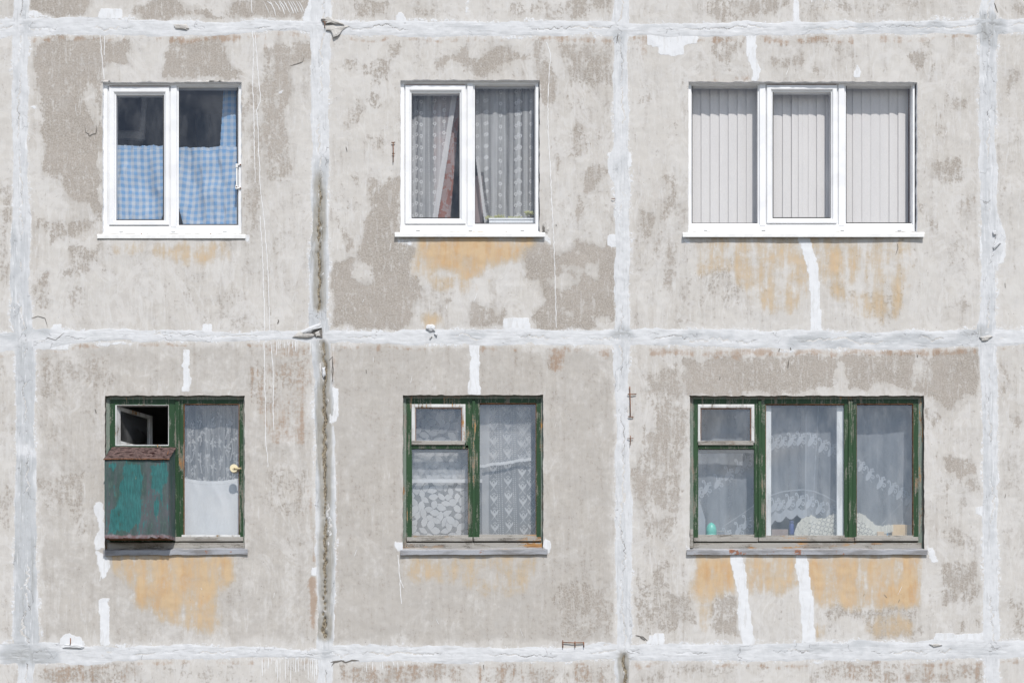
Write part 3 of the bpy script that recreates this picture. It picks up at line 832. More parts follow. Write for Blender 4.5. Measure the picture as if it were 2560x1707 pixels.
# side walls, back and roof close the block
XW0, XW1 = (XB[0] - 1280) * S, (XB[-1] - 1280) * S; ZT = ZC + (853.5 + 1000) * S
sb = MB()
for (a, b) in (((XW0 - .3, 0, 0), (XW0, 9, ZT)), ((XW1, 0, 0), (XW1 + .3, 9, ZT)), ((XW0 - .3, 9.0, 0), (XW1 + .3, 9.3, ZT))):
    x0, y0, z0 = a; x1, y1, z1 = b
    sb.hexa([(x0, y0, z0), (x1, y0, z0), (x1, y0, z1), (x0, y0, z1)], [(x0, y1, z0), (x1, y1, z0), (x1, y1, z1), (x0, y1, z1)])
sb.build('side_wall', M['mortar_lump'], building)
rf = MB(); rf.hexa([(XW0 - .5, -.25, ZT), (XW1 + .5, -.25, ZT), (XW1 + .5, -.25, ZT + .25), (XW0 - .5, -.25, ZT + .25)],
                   [(XW0 - .5, 9.5, ZT), (XW1 + .5, 9.5, ZT), (XW1 + .5, 9.5, ZT + .25), (XW0 - .5, 9.5, ZT + .25)])
rf.build('roof', M['gap'], building)

# ------------------------------------------------------------------ mortar joints between the panels
def band(ctrl, vert, seed, crack=0.0, groove=None):
    t0, t1 = ctrl[0][0], ctrl[-1][0]; lim = (-60, 1770) if vert else (-60, 2620)
    t = np.concatenate([np.arange(t0, lim[0], 60.0), np.arange(lim[0], lim[1], 3.0), np.arange(lim[1], t1 + 1, 60.0)])
    c = np.array(ctrl, float); lo = np.interp(t, c[:, 0], c[:, 1]); hi = np.interp(t, c[:, 0], c[:, 2])
    rag = lambda k: (fbm(t / 60, t * 0 + k, seed + k, 5) - .5) * 13 + (fbm(t / 9, t * 0 + k, seed + k + 3, 3) - .5) * 3.5
    lo = lo + rag(1) - 2; hi = hi + rag(2) + 2
    n = 25; u = np.linspace(0, 1, n)[:, None]
    w_ = lo[None] + (hi - lo)[None] * u; tt = np.broadcast_to(t[None], w_.shape)
    px, py = (w_, tt) if vert else (tt, w_)
    prof = 1 - np.abs(2 * u - 1) ** 5
    ax, ay = (26, 70) if vert else (70, 26)
    h = wall_h(px, py) - .0012 + .0030 * prof + prof * ((fbm(px / ax, py / ay, seed + 9) - .5) * .0045 + (fbm(px / (ax / 3), py / (ay / 3), seed + 11, 3) - .5) * .0024)
    uc = .5 + (fbm(t / 60, t * 0, seed + 15) - .5) * .5 + (fbm(t / 9, t * 0, seed + 16) - .5) * .30
    cm = np.clip((fbm(t / 90, t * 0 + 3, seed + 17) - (.52 - crack)) * 6, 0, 1)
    ck = np.exp(-((u - uc[None]) / .03) ** 2) * cm[None]
    br = samp(CAN['brown'], px, py); h = h - ck * .004 - np.clip(br, 0, 1) * .022
    P = wall_pts(px, py); P[..., 1] = -h
    if vert: P = P.transpose(1, 0, 2)[:, :]; f = lambda a: np.broadcast_to(a, px.shape).T
    else: f = lambda a: np.broadcast_to(a, px.shape)
    gr = .20 + samp(CAN['grey'], px, py)
    e = np.abs(2 * u - 1) ** 3 * .42
    o = grid_mesh('joint_seam', P, [M['band_v' if vert else 'band_h']], building, {'grey': f(gr), 'brown': f(br), 'crack': f(ck * .9), 'edge': f(e + 0 * px), 'soil': f(samp(SOIL, px, py))})
    return o
for c, vert, sd, ck in ((V0, True, 100, .22), (V1, True, 130, .18), (V2, True, 160, .16), (V3, True, 190, .14), (H0, False, 220, .08), (H1, False, 250, .08), (H2, False, 280, .06)):
    band(c, vert, sd, ck)

# ------------------------------------------------------------------ paint runs, cracks, broken mortar, rusty steel
def ribbon(mb, pts, wpx, lift=.0022, taper=False, jit=1.2):
    P = []
    for (a, b) in zip(pts, pts[1:]):
        n = max(2, int(math.hypot(b[0] - a[0], b[1] - a[1]) / 6))
        for q in range(n): P.append((a[0] + (b[0] - a[0]) * q / n, a[1] + (b[1] - a[1]) * q / n))
    P.append(pts[-1]); vs = []; fs = []; N = len(P); P = [(x + random.uniform(-jit, jit), y) if 0 < k < N - 1 else (x, y) for k, (x, y) in enumerate(P)]
    for k, (x, y) in enumerate(P):
        a = P[max(k - 1, 0)]; b = P[min(k + 1, N - 1)]; d = Vector((b[0] - a[0], b[1] - a[1])).normalized()
        ww = wpx * (random.uniform(.7, 1.25)) * (min(1, (min(k, N - 1 - k) + .6) / (N * .25)) if taper else 1) / 2
        for sg in (-1, 1):
            qx, qy = x - d.y * ww * sg, y + d.x * ww * sg
            p = wall_pts(np.array(qx), np.array(qy)); vs.append((p[0], p[1] - lift, p[2]))
    for k in range(N - 1): fs.append((2 * k, 2 * k + 1, 2 * k + 3, 2 * k + 2))
    mb.add(vs, fs)
for pts in (TP('A', 1718, 0, 1724, 90) , TP('A', 1728, 215, 1736, 330, 1728, 560, 1735, 760, 1738, 960, 1746, 1250), TP('A', 1740, 215, 1752, 330, 1770, 560, 1780, 640, 1778, 700, 1755, 760, 1764, 900, 1775, 1150, 1780, 1300, 1800, 1450, 1812, 1567) + TP('D', 1820, 200, 1832, 380, 1840, 600, 1846, 790),
            TP('D', 1778, 0, 1792, 200, 1800, 420, 1808, 620, 1809, 790), TP('D', 1806, 860, 1810, 1060, 1815, 1300, 1818, 1567) + TP('G', 1830, 10, 1832, 90), TP('D', 1853, 860, 1866, 1040, 1870, 1200, 1868, 1330, 1873, 1465),
            TP('A', 685, 245, 692, 330, 700, 420, 712, 545), TP('A', 716, 250, 714, 380), TP('B', 1630, 290, 1660, 380, 1650, 480, 1640, 700, 1642, 900, 1655, 1100, 1665, 1350, 1677, 1567) + TP('E', 1680, 130, 1688, 380, 1692, 520, 1697, 760),
            TP('H', 615, 690, 628, 850, 632, 930, 640, 1025), TP('H', 632, 860, 652, 915), TP('G', 690, 830, 683, 870)):
    m = MB(); ribbon(m, pts, 1.9, jit=.8); m.build('paint_drip', M['paint_drip'], building)
for (t, x0, x1, y0, l0, l1, n) in (('D', 1880, 2040, 855, 15, 110, 9), ('D', 2110, 2130, 850, 100, 150, 1), ('G', 1790, 2180, 1395, 30, 175, 19), ('H', 390, 680, 1420, 15, 90, 8), ('H', 10, 70, 1400, 60, 150, 4), ('C', 1000, 1220, 0, 5, 25, 4), ('A', 1800, 2060, 10, 30, 110, 12)):
    for k in range(n):
        x = x0 + (x1 - x0) * (k + random.random()) / n; l = random.uniform(l0, l1); sl_ = 40 if (t == 'A') else random.uniform(-4, 4)
        fr = MB(); ribbon(fr, TP(t, x, y0, x + sl_ * .6, y0 + l * .5, x + sl_, y0 + l), random.uniform(1.2, 2.4), taper=True, jit=.5); fr.build('paint_drip', M['paint_drip'], building)
# brush marks and scratches of the whitewash
for _ in range(36):
    t = random.choice('ABCDEFGHI'); x = random.uniform(150, 2200); y = random.uniform(100, 1450); l = random.uniform(15, 60); a = random.uniform(-.5, .5)
    p = TP(t, x, y, x + l * math.sin(a), y + l * math.cos(a))
    if any(o[0] - 20 < p[0][0] < o[2] + 20 and o[1] - 30 < p[0][1] < o[3] + 30 for o in OPEN): continue
    fr = MB(); ribbon(fr, p, random.uniform(.8, 1.4), taper=True, jit=.3); fr.build('brush_mark', M['paint_drip'], building)
for pts, wd in ((TP('A', 580, 860, 585, 905, 605, 915, 612, 932, 630, 918, 655, 915, 662, 880, 660, 860), 2.2), (TP('A', 2080, 390, 2070, 425, 2030, 440, 1980, 455), 1.5), (TP('D', 215, 700, 260, 685, 310, 700, 325, 760), 1.6), (TP('D', 320, 830, 380, 850, 440, 800), 1.8),
                (TP('D', 1900, 708, 1906, 720, 1898, 738), 2.6), (TP('E', 397, 1050, 399, 1076), 2.0), (TP('F', 912, 880, 906, 935), 2.8), (TP('F', 855, 812, 850, 830), 2.2), (TP('F', 920, 806, 925, 822), 2.2), (TP('F', 490, 985, 487, 1003), 2.4), (TP('F', 1700, 850, 1699, 866), 2.0),
                (TP('I', 1495, 1025, 1512, 1045), 1.3), (TP('I', 1590, 1055, 1582, 1075), 1.3), (TP('I', 1375, 1020, 1370, 1035), 1.2), (TP('I', 0, 1285, 30, 1305), 2.4), (TP('H', 160, 1452, 180, 1425, 230, 1412, 260, 1425, 300, 1410, 350, 1412), 3.4), (TP('G', 2260, 1425, 2300, 1415, 2352, 1412), 2.6),
                (TP('H', 1200, 1440, 1204, 1475), 2.2), (TP('H', 2240, 1240, 2290, 1250, 2320, 1275), 2.2), (TP('B', 260, 1005, 268, 1040), 2.0), (TP('F', 1575, 170, 1580, 200, 1565, 240), 1.4), (TP('E', 1695, 60, 1700, 70), 2.0), (TP('D', 650, 1320, 658, 1350), 2.0),
                (TP('F', 2235, 410, 2238, 440), 1.4), (TP('I', 2240, 410, 2235, 435), 1.4), (TP('D', 2240, 1000, 2275, 960, 2270, 1060, 2280, 1150), 2.0), (TP('E', 170, 990, 172, 1060, 165, 1150), 2.2), (TP('B', 2120, 230, 2110, 300), 2.4), (TP('C', 2170, 20, 2190, 80), 2.0)):
    ck = MB(); ribbon(ck, pts, wd, taper=True, jit=.6, lift=.003); ck.build('crack', M['crack'], building)

def lump(pts_px, D0, thick, mat, name='broken_mortar', tilt=(0, 0)):
    """a spalled slab of mortar: an irregular outline with real thickness, tilted off the wall"""
    P = []
    for a, b in zip(pts_px, pts_px[1:] + pts_px[:1]):
        for q in range(3): P.append((a[0] + (b[0] - a[0]) * q / 3 + random.uniform(-1, 1), a[1] + (b[1] - a[1]) * q / 3 + random.uniform(-1, 1)))
    cx = sum(p[0] for p in P) / len(P); cy = sum(p[1] for p in P) / len(P); n = len(P); m = MB(); vs = []
    for f, d in ((1, D0 + thick), (1, D0), (.72, D0 - thick * .35), (.3, D0 - thick * .5)):
        for (x, y) in P:
            xx, yy = cx + (x - cx) * f, cy + (y - cy) * f
            vs.append(at(xx, yy, d + tilt[0] * (xx - cx) + tilt[1] * (yy - cy) + random.uniform(-.002, .002)))
    vs.append(at(cx, cy, D0 - thick * .5))
    fs = [(k * n + i, k * n + (i + 1) % n, (k + 1) * n + (i + 1) % n, (k + 1) * n + i) for k in range(3) for i in range(n)] + [(3 * n + i, 3 * n + (i + 1) % n, 4 * n) for i in range(n)]
    m.add(vs, fs); return m.build(name, mat, building)
lump(TP('D', 2050, 800, 2090, 770, 2150, 745, 2195, 735, 2200, 765, 2150, 775, 2120, 800, 2070, 810), -.012, .03, M['band_h'], tilt=(0, .0006))
lump(TP('D', 2000, 825, 2050, 785, 2060, 805, 2130, 800, 2150, 815, 2110, 835), -.008, .02, M['mortar_lump'])
lump(TP('D', 2125, 795, 2200, 762, 2205, 830, 2160, 828), -.006, .01, M['crack'])  # lumps in the crack colour are painted dark for shaded cavities
lump(TP('D', 2150, 800, 2185, 778, 2190, 815, 2165, 822), -.011, .008, M['mortar_lump'])
lump(TP('A', 2200, 130, 2240, 115, 2280, 130, 2352, 165, 2352, 172, 2270, 160, 2215, 165), -.010, .02, M['mortar_lump'])
lump(TP('A', 2195, 130, 2235, 122, 2285, 150, 2270, 165, 2220, 165), -.013, .008, M['crack'])  # dark lump painted in for the shaded hollow of the break
lump(TP('B', 110, 165, 160, 160, 190, 180, 285, 172, 240, 205, 205, 245, 175, 258, 160, 215, 120, 205), -.008, .012, M['mortar_lump'], tilt=(0, -.0006))
lump(TP('E', 810, 745, 850, 738, 872, 755, 868, 785, 830, 790, 808, 770), -.010, .022, M['band_h'])
lump(TP('E', 860, 805, 885, 800, 882, 822), -.012, .012, M['band_h'])
lump(TP('E', 832, 835, 845, 815, 850, 818, 838, 838), -.012, .006, M['mortar_lump'])
lump(TP('A', 1190, 170, 1270, 165, 1295, 195, 1280, 205, 1200, 200), -.009, .012, M['mortar_lump'])
lump(TP('F', 2160, 95, 2178, 88, 2182, 110, 2165, 118), -.014, .014, M['band_v'])
lump(TP('F', 2160, 190, 2205, 155, 2210, 165, 2170, 208), -.012, .012, M['band_v'])
lump(TP('F', 2080, 740, 2130, 730, 2160, 735, 2130, 760, 2095, 765), -.012, .012, M['mortar_lump'])
lump(TP('D', 2200, 1040, 2222, 1030, 2225, 1090, 2205, 1105), -.010, .018, M['band_v'])
lump(TP('G', 440, 1300, 520, 1300, 575, 1318, 560, 1330, 430, 1325), -.009, .012, M['band_h'])
lump(TP('I', 1770, 1330, 1820, 1325, 1850, 1335, 1800, 1345), -.009, .008, M['mortar_lump'])
for tl, pp in (('b', (1385, 1350, 1410, 1345, 1440, 1400, 1425, 1440, 1390, 1430)),):
    lump(TP(tl, *pp), -.003, .008, M['mortar_lump'])
lump(TP('b', 1378, 1370, 1400, 1380, 1398, 1425, 1380, 1430), -.008, .006, M['crack'])

def rebar(segs, r=.004):
    m = MB()
    for (a, b) in segs: m.tube([at(*a, -.012), at((a[0] + b[0]) / 2 + .4, (a[1] + b[1]) / 2 + .4, -.015), at(*b, -.012)], r, 6)
    return m.build('rusty_rebar', M['rust'], building, True)
def seg(t, x0, y0, x1, y1): return (T(t, x0, y0), T(t, x1, y1))
rebar([seg('E', 2200, 1165, 2204, 1370), seg('E', 2185, 1218, 2245, 1216), seg('E', 2188, 1370, 2225, 1372)])
rebar([seg('E', 2183, 1520, 2225, 1518), seg('E', 2205, 1500, 2203, 1567)], .003)
rebar([seg('H', 1742, 1272, 1742, 1326), seg('H', 1825, 1280, 1826, 1322), seg('H', 1884, 1284, 1886, 1322), seg('H', 1738, 1288, 1888, 1290)])
rebar([seg('B', 582, 978, 582, 1112), seg('B', 570, 975, 595, 974), seg('B', 575, 1050, 592, 1051)])
rebar([seg('G', 482, 1258, 479, 1310)], .004)
rebar([seg('A', 2205, 150, 2260, 158), seg('A', 2222, 135, 2218, 195)], .003)
rebar([seg('B', 2075, 1358, 2100, 1358)], .003)

# ------------------------------------------------------------------ windows: white plastic ones of the upper row
PROF = [(0, .075), (0, .004), (.06, 0), (.70, 0), (.78, .004), (.84, .012), (.94, .014), (1, .020), (1, .075)]
PROF_S = [(0, .06), (0, .004), (.08, 0), (.60, 0), (.70, .003), (.80, .012), (.95, .016), (1, .022), (1, .06)]
def pane(name, x0, y0, x1, y1, D, parent, mat='glass'):
    m = MB(); fr = [at(x0, y1, D), at(x1, y1, D), at(x1, y0, D), at(x0, y0, D)]
    m.add(fr, [(0, 1, 2, 3)]); return m.build(name, M[mat], parent)

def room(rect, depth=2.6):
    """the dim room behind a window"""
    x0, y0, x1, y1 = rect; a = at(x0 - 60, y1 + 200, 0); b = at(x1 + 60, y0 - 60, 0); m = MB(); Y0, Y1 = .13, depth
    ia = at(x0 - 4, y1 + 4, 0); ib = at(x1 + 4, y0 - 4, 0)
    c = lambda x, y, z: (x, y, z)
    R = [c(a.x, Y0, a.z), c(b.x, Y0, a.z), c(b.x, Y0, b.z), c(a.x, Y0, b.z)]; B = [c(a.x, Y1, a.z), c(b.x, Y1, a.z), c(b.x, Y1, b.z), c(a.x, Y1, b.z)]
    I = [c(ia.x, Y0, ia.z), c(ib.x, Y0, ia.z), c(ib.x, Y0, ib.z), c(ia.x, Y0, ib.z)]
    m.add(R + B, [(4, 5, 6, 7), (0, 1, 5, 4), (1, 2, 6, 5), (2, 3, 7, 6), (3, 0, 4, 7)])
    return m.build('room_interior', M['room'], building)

def pvc_window(label, outer, cells, sash_i, sash_inner, mulls, sill, proud, caps, screws, openrect):
    D = .034
    outer = (outer[0], cells[-1][1] - 11.5, outer[2], outer[3]); cells = [(c[0], c[1] - 2.4, c[2], c[3]) for c in cells]; sash_inner = (sash_inner[0], sash_inner[1] - 1.8, sash_inner[2], sash_inner[3])
    w_ = MB(); w_.ring(outer, (cells[0][0], cells[0][1], cells[-1][2], cells[-1][3]), D, PROF)
    win = w_.build('window', M['pvc'], building); win['label'] = label
    for (x0, x1) in mulls:
        m = MB(); y0, y1 = cells[0][1], cells[0][3]
        # post with softly stepped sides
        xs = [(x0, .022), (x0 + .1, .014), (x0 + 3.2, .012), (x0 + 4.4, .001), (x0 + 5.4, -.002), (x1 - 5.4, -.002), (x1 - 4.4, .001), (x1 - 3.2, .012), (x1 - .1, .014), (x1, .022)]
        vs = []
        for (x, d) in xs:
            for y in (y0 - 6, y1 + 6):
                p = at(x, y, D); vs.append((p.x, D + d, p.z))
        k = len(xs); fs = [(2 * i, 2 * i + 1, 2 * i + 3, 2 * i + 2) for i in range(k - 1)]; m.add(vs, fs)
        m.build('mullion', M['pvc'], win)
    for i, c in enumerate(cells):
        if i == sash_i:
            m = MB(); m.ring((c[0] - .5, c[1] - .5, c[2] + .5, c[3] + .5), sash_inner, D - .004, PROF_S); sh = m.build('sash', M['pvc'], win)
            g = sash_inner
            sm = MB(); sm.ring((g[0] - 1, g[1] - 1, g[2] + 1, g[3] + 1), (g[0] + 1.2, g[1] + 1.6, g[2] - 1.2, g[3] - .6), D + .015, [(0, .01), (0, 0), (1, 0), (1, .01)]); sm.build('seal', M['seal'], win)
            tl = MB(); tl.box(c[0] + 1, c[1] - 1.6, c[2] - 1, c[1] - .2, D - .0005, D + .01); tl.build('gap_line', M['rust'], win)
            pane('pane', g[0] - 2, g[1] - 2, g[2] + 2, g[3] + 2, D + .024, win)
        else:
            sm = MB(); sm.ring((c[0] - 1, c[1] - 1, c[2] + 1, c[3] + 1), (c[0] + 1.2, c[1] + 1.8, c[2] - 1.2, c[3] - .6), D + .022, [(0, .01), (0, 0), (1, 0), (1, .01)]); sm.build('seal', M['seal'], win)
            pane('pane', c[0] - 2, c[1] - 2, c[2] + 2, c[3] + 2, D + .030, win)
    for x in caps:
        m = MB(); m.box(x - 4.6, outer[3] - 4.6, x + 4.6, outer[3] - 2.4, D - .004, D + .004); m.build('drain_cap', M['drain'], win)
    sx0, sx1, syt, syb = sill
    m = MB(); prof = [(.10, -3.0), (.02, -1.2), (-proud + .004, 3.6), (-proud, 4.6), (-proud, syb - syt), (-proud + .0025, syb - syt), (-proud + .0025, 5.5), (.02, 1.0)]
    vs = []
    for x in (sx0, sx1):
        for (d, dy) in prof: vs.append(at(x, syt + dy, d))
    n = len(prof); fs = [(i, (i + 1) % n, n + (i + 1) % n, n + i) for i in range(n)] + [tuple(range(n)), tuple(range(n, 2 * n))[::-1]]
    m.add(vs, fs); m.build('sill', M['sill_white'], win)
    for x in screws:
        m = MB(); p = at(x, syt + 1.5, .002); m.lathe((p.x, p.y - .004, p.z), [(.0045, .004), (.0045, 0), (0.0001, -.0015)], 'y', 10); m.build('screw', M['rust'], win)
    # filler mortar in the corners below the frame
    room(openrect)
    return win

W1 = pvc_window('white plastic window with one narrow sash, blue gingham behind its lower half', (255.8, 210.5, 605, 583.5), [(272.5, 219.3, 422.3, 562), (445.6, 219.3, 594, 561)], 0, (289.7, 238.3, 408.6, 548.8), [(422, 446)],
                (243, 613.8, 583.5, 596), .011, [303, 433, 562], [354, 527], OPEN[0])
W2 = pvc_window('white plastic window with daisy lace curtains behind both panes', (1000.5, 205, 1346.5, 580), [(1013.4, 215, 1163.8, 559.5), (1186.7, 215, 1336.8, 558)], 0, (1028.9, 234, 1148.6, 544.5), [(1163.5, 1187)],
                (987, 1363, 580, 592), .028, [1045, 1176, 1306], [1076, 1266], OPEN[1])
W3 = pvc_window('wide white plastic window of three lights with vertical blinds', (1720.5, 209, 2287, 579.5), [(1730, 215, 1894.7, 558), (1917.6, 215, 2092.2, 558), (2115.2, 214.5, 2280, 557)], 1, (1932.6, 231, 2077.5, 544), [(1894.5, 1918), (2092, 2115.5)],
                (1706.7, 2311, 580, 592.5), .030, [1764, 1909, 2106, 2249], [1852, 2144], OPEN[2])
# hold-open stay at the right edge of the first window
st = MB(); a = lambda x, y: T('a', x, y)
p0 = a(1285, 833); p1 = a(1305, 868); st.box(p0[0], p0[1], p1[0], p1[1], .022, .04); p0 = a(1283, 1020); p1 = a(1305, 1053); st.box(p0[0], p0[1], p1[0], p1[1], .022, .04)
p0 = a(1288, 868); p1 = a(1302, 1020); st.box(p0[0], p0[1], p1[0], p1[1], .026, .038); p0 = a(1305, 836); p1 = a(1332, 850); st.box(p0[0], p0[1], p1[0], p1[1], .024, .04); p0 = a(1305, 1040); p1 = a(1332, 1052); st.box(p0[0], p0[1], p1[0], p1[1], .024, .04)
st.build('stay_bar', M['sill_white'], W1)
for (x, y) in ((1326, 842), (1326, 1046), (1294, 1036)):
    q = at(*a(x, y), .021); sc_ = MB(); sc_.lathe((q.x, q.y, q.z), [(.006, .004), (.006, 0), (.0001, -.002)], 'y', 10); sc_.build('screw', M['rust'], W1)

# ------------------------------------------------------------------ windows: old green wooden ones of the lower row
def old_window(label, opening, inner, jambs):
    """box frame; returns the window part"""
    m = MB(); D = .040
    m.ring((opening[0] - 3, opening[1] - 2, opening[2] + 3, opening[3] + 3), inner, D, [(0, .10), (0, .002), (.3, 0), (.8, .004), (1, .010), (1, .10)])
    win = m.build('window', M['jamb'], building); win['label'] = label
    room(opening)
    return win
def bars(name, rects, mat, parent, D0=.046, D1=.09, wob=.35):
    m = MB()
    for r in rects:
        m.box(r[0], r[1], r[2], r[3], r[4] if len(r) > 4 else D0, D1, wob)
    return m.build(name, M[mat], parent)
def old_sill(win, x0, x1, yt, yf, yb, proud, x_ledge, tilt=0.0):
    m = MB(); m.box(x_ledge[0], x_ledge[2], x_ledge[1], yt + 3, .036, .12, .6); m.build('ledge', M['bare_wood'], win)
    n = 60; vs = []; fs = []; prof = [(.06, yt - 1.5), (.03, yt), (-proud + .006, yf - 1), (-proud, yf), (-proud, yb), (-proud + .003, yb), (-proud + .003, yf + 1), (.03, yt + 2)]
    for k in range(n + 1):
        x = x0 + (x1 - x0) * k / n; wv = (vnoise(np.array(k * .23), np.array(3.3 + x0), 5) - .5) * 2.2 + tilt * (k / n - .5)
        for (d, y) in prof: vs.append(at(x, y + wv + random.uniform(-.25, .25), d - wv * .0012))
    q = len(prof)
    for k in range(n):
        for i in range(q): fs.append((k * q + i, k * q + (i + 1) % q, (k + 1) * q + (i + 1) % q, (k + 1) * q + i))
    fs += [tuple(range(q)), tuple(range(n * q, n * q + q))[::-1]]
    m = MB(); m.add(vs, fs); m.build('sill', M['sheet'], win)

# window with the cold box
L1 = old_window('green wooden window with open vent and rusty metal box on its left half', OPEN[3], (275, 999, 607, 1355), None)
bars('casement', [(274, 998, 290.5, 1353), (290, 998, 422, 1012.5), (421.5, 998, 438, 1353), (290, 1114, 422, 1125), (290, 1330, 422, 1353)], 'green', L1)
bars('mullion', [(437.5, 1001, 449, 1345, .034)], 'green', L1, .034)
bars('casement', [(448.5, 998, 459, 1343), (597.8, 998, 609, 1343), (459, 998, 598, 1010)], 'green', L1, .048)
bars('glazing_putty', [(459, 1009.5, 460.6, 1340), (596.5, 1009.5, 598, 1340), (459, 1009, 598, 1010.8)], 'rust', L1, .0475, .06, .2)
bars('weather_bar', [(438, 1341.5, 608, 1352.5, .030)], 'bare_wood', L1, .030)
bars('bottom_rail', [(454, 1336.5, 600, 1342)], 'white_wood', L1, .044)
bars('vent_rebate', [(288, 1012, 291.5, 1114), (420.5, 1012, 422, 1114), (290, 1111.5, 422, 1114.5), (290, 1011.5, 422, 1013)], 'white_wood', L1, .044, .09, .2)
pane('pane', 456, 1006, 600, 1342, .062, L1, 'glass_old')
old_sill(L1, 258, 619.5, 1370, 1374, 1386.5, .016, (268, 612, 1356), -3)
# the vent sash swings into the room about its left edge
hx = at(*T('d', 252, 190), .07); zt = at(*T('d', 252, 186), .07).z; zb = at(*T('d', 252, 516), .07).z
ang = math.radians(58); wd = .42; dirv = Vector((math.cos(ang), math.sin(ang), 0)); nv = Vector((math.sin(ang), -math.cos(ang), 0))
def slab(m, u0, u1, z0, z1, th=.032):
    o = Vector((hx.x, hx.y, 0)); q = []
    for tt in (0, th):
        q.append([o + dirv * u0 - nv * tt + Vector((0, 0, z0)), o + dirv * u1 - nv * tt + Vector((0, 0, z0)), o + dirv * u1 - nv * tt + Vector((0, 0, z1)), o + dirv * u0 - nv * tt + Vector((0, 0, z1))])
    m.hexa(q[0], q[1])
m = MB(); slab(m, 0, .035, zb, zt); slab(m, wd - .035, wd, zb, zt); slab(m, .035, wd - .035, zb, zb + .04); slab(m, .035, wd - .035, zt - .03, zt); m.build('vent_sash', M['white_wood'], L1)
m = MB(); o_ = Vector((hx.x, hx.y, 0)) - nv * .016
m.add([o_ + dirv * .03 + Vector((0, 0, zb + .03)), o_ + dirv * (wd - .03) + Vector((0, 0, zb + .03)), o_ + dirv * (wd - .03) + Vector((0, 0, zt - .02)), o_ + dirv * .03 + Vector((0, 0, zt - .02))], [(0, 1, 2, 3)])
m.build('pane', M['glass_old'], L1)
# cream ventilator disc screwed to the casement
vd = MB(); q = at(*T('d', 1244, 718), .038); vd.lathe((q.x, q.y, q.z), [(.0001, -.014), (.012, -.014), (.014, -.010), (.034, -.010), (.036, -.006), (.036, .006), (.0001, .006)], 'y', 32)
vent = vd.build('ventilator_disc', mat_simple('cream_plastic', (.70, .61, .41), .45, .06), L1, False)
vb = MB(); b0 = T('d', 1240, 710); b1 = T('d', 1305, 724); vb.box(b0[0], b0[1], b1[0], b1[1], .020, .024); vb.build('bracket', mat_simple('cream_bracket', (.52, .43, .26), .5, .2), L1)
for (x, y) in ((1246, 718), (1297, 716)):
    q = at(*T('d', x, y), .018); vs_ = MB(); vs_.lathe((q.x, q.y, q.z), [(.004, .004), (.004, 0), (.0001, -.002)], 'y', 10); vs_.build('screw', M['rust'], L1)

L2 = old_window('green wooden window with a small white framed vent and lace curtains', OPEN[4], (1016, 997, 1351.5, 1355), None)
bars('casement', [(1015.5, 996, 1029.5, 1343), (1029, 996, 1181.5, 1010), (1163, 1010, 1181.5, 1120), (1170.5, 1119, 1181.5, 1343), (1029, 1112, 1171, 1120.5)], 'green_worn', L2)
bars('mullion', [(1180.5, 1000, 1188, 1345, .033)], 'green_worn', L2, .033)
bars('casement', [(1187.5, 996, 1199, 1343), (1340, 996, 1352, 1343), (1199, 996, 1340.5, 1008)], 'green', L2, .047)
m = MB(); m.ring((1029, 1010, 1163.5, 1106), (1039, 1020, 1153.6, 1102), .040, [(0, .05), (0, .002), (.15, 0), (.7, 0), (.9, .008), (1, .012), (1, .05)]); m.build('vent_sash', M['white_wood'], L2)
bars('vent_rail', [(1029, 1101.5, 1162, 1111, .030)], 'bare_wood', L2, .030)
bars('glazing_putty', [(1038.5, 1019.5, 1039.8, 1102), (1153, 1019.5, 1154.5, 1102), (1039, 1019.3, 1154, 1020.5), (1199, 1007.5, 1340, 1009), (1339.5, 1008, 1340.8, 1337), (1170, 1120, 1171.2, 1338)], 'rust', L2, .0455, .06, .25)
bars('inner_rail', [(1029, 1121, 1171, 1130, .075)], 'bare_wood', L2, .075, .10)
bars('weather_bar', [(1017, 1342, 1181, 1352.5, .030)], 'bare_wood', L2, .030)
bars('weather_bar', [(1183.5, 1342, 1353, 1352, .026)], 'bare_wood', L2, .026)
bars('bottom_rail', [(1029, 1337, 1171, 1343), (1198, 1335.5, 1341, 1343)], 'bare_wood', L2, .045)
pane('pane', 1036, 1017, 1156, 1104, .060, L2, 'glass_old'); pane('pane', 1027, 1116, 1173, 1341, .064, L2, 'glass_old'); pane('pane', 1197, 1005, 1342, 1340, .064, L2, 'glass_old')
old_sill(L2, 1001, 1369, 1369.5, 1375, 1386, .020, (1015, 1356, 1356), -2)

L3 = old_window('wide green wooden window of three lights with scalloped sheer curtain', OPEN[5], (1734, 998, 2296, 1355), None)
bars('casement', [(1733.5, 997, 1745.5, 1343), (1745, 997, 1896, 1010.5), (1886, 1010, 1896, 1343), (1745, 1112, 1886.5, 1121)], 'green_worn', L3)
bars('casement', [(1903, 997, 1914.5, 1343), (2111, 997, 2121.5, 1343), (1914, 997, 2111.5, 1010)], 'green_worn', L3, .047)
bars('casement', [(2131, 997, 2142, 1343), (2282.8, 997, 2296, 1343), (2141.5, 997, 2283, 1009)], 'green', L3, .047)
bars('mullion', [(1895.5, 1000, 1903.5, 1345, .033)], 'green_worn', L3, .033); bars('mullion', [(2121, 1000, 2131.5, 1345, .033)], 'green_worn', L3, .033)
m = MB(); m.ring((1745, 1010.5, 1886, 1106), (1752.5, 1021, 1877, 1102), .040, [(0, .05), (0, .002), (.15, 0), (.7, 0), (.9, .008), (1, .012), (1, .05)]); m.build('vent_sash', M['white_wood'], L3)
bars('vent_rail', [(1746, 1101.5, 1884, 1112, .030)], 'bare_wood', L3, .030)
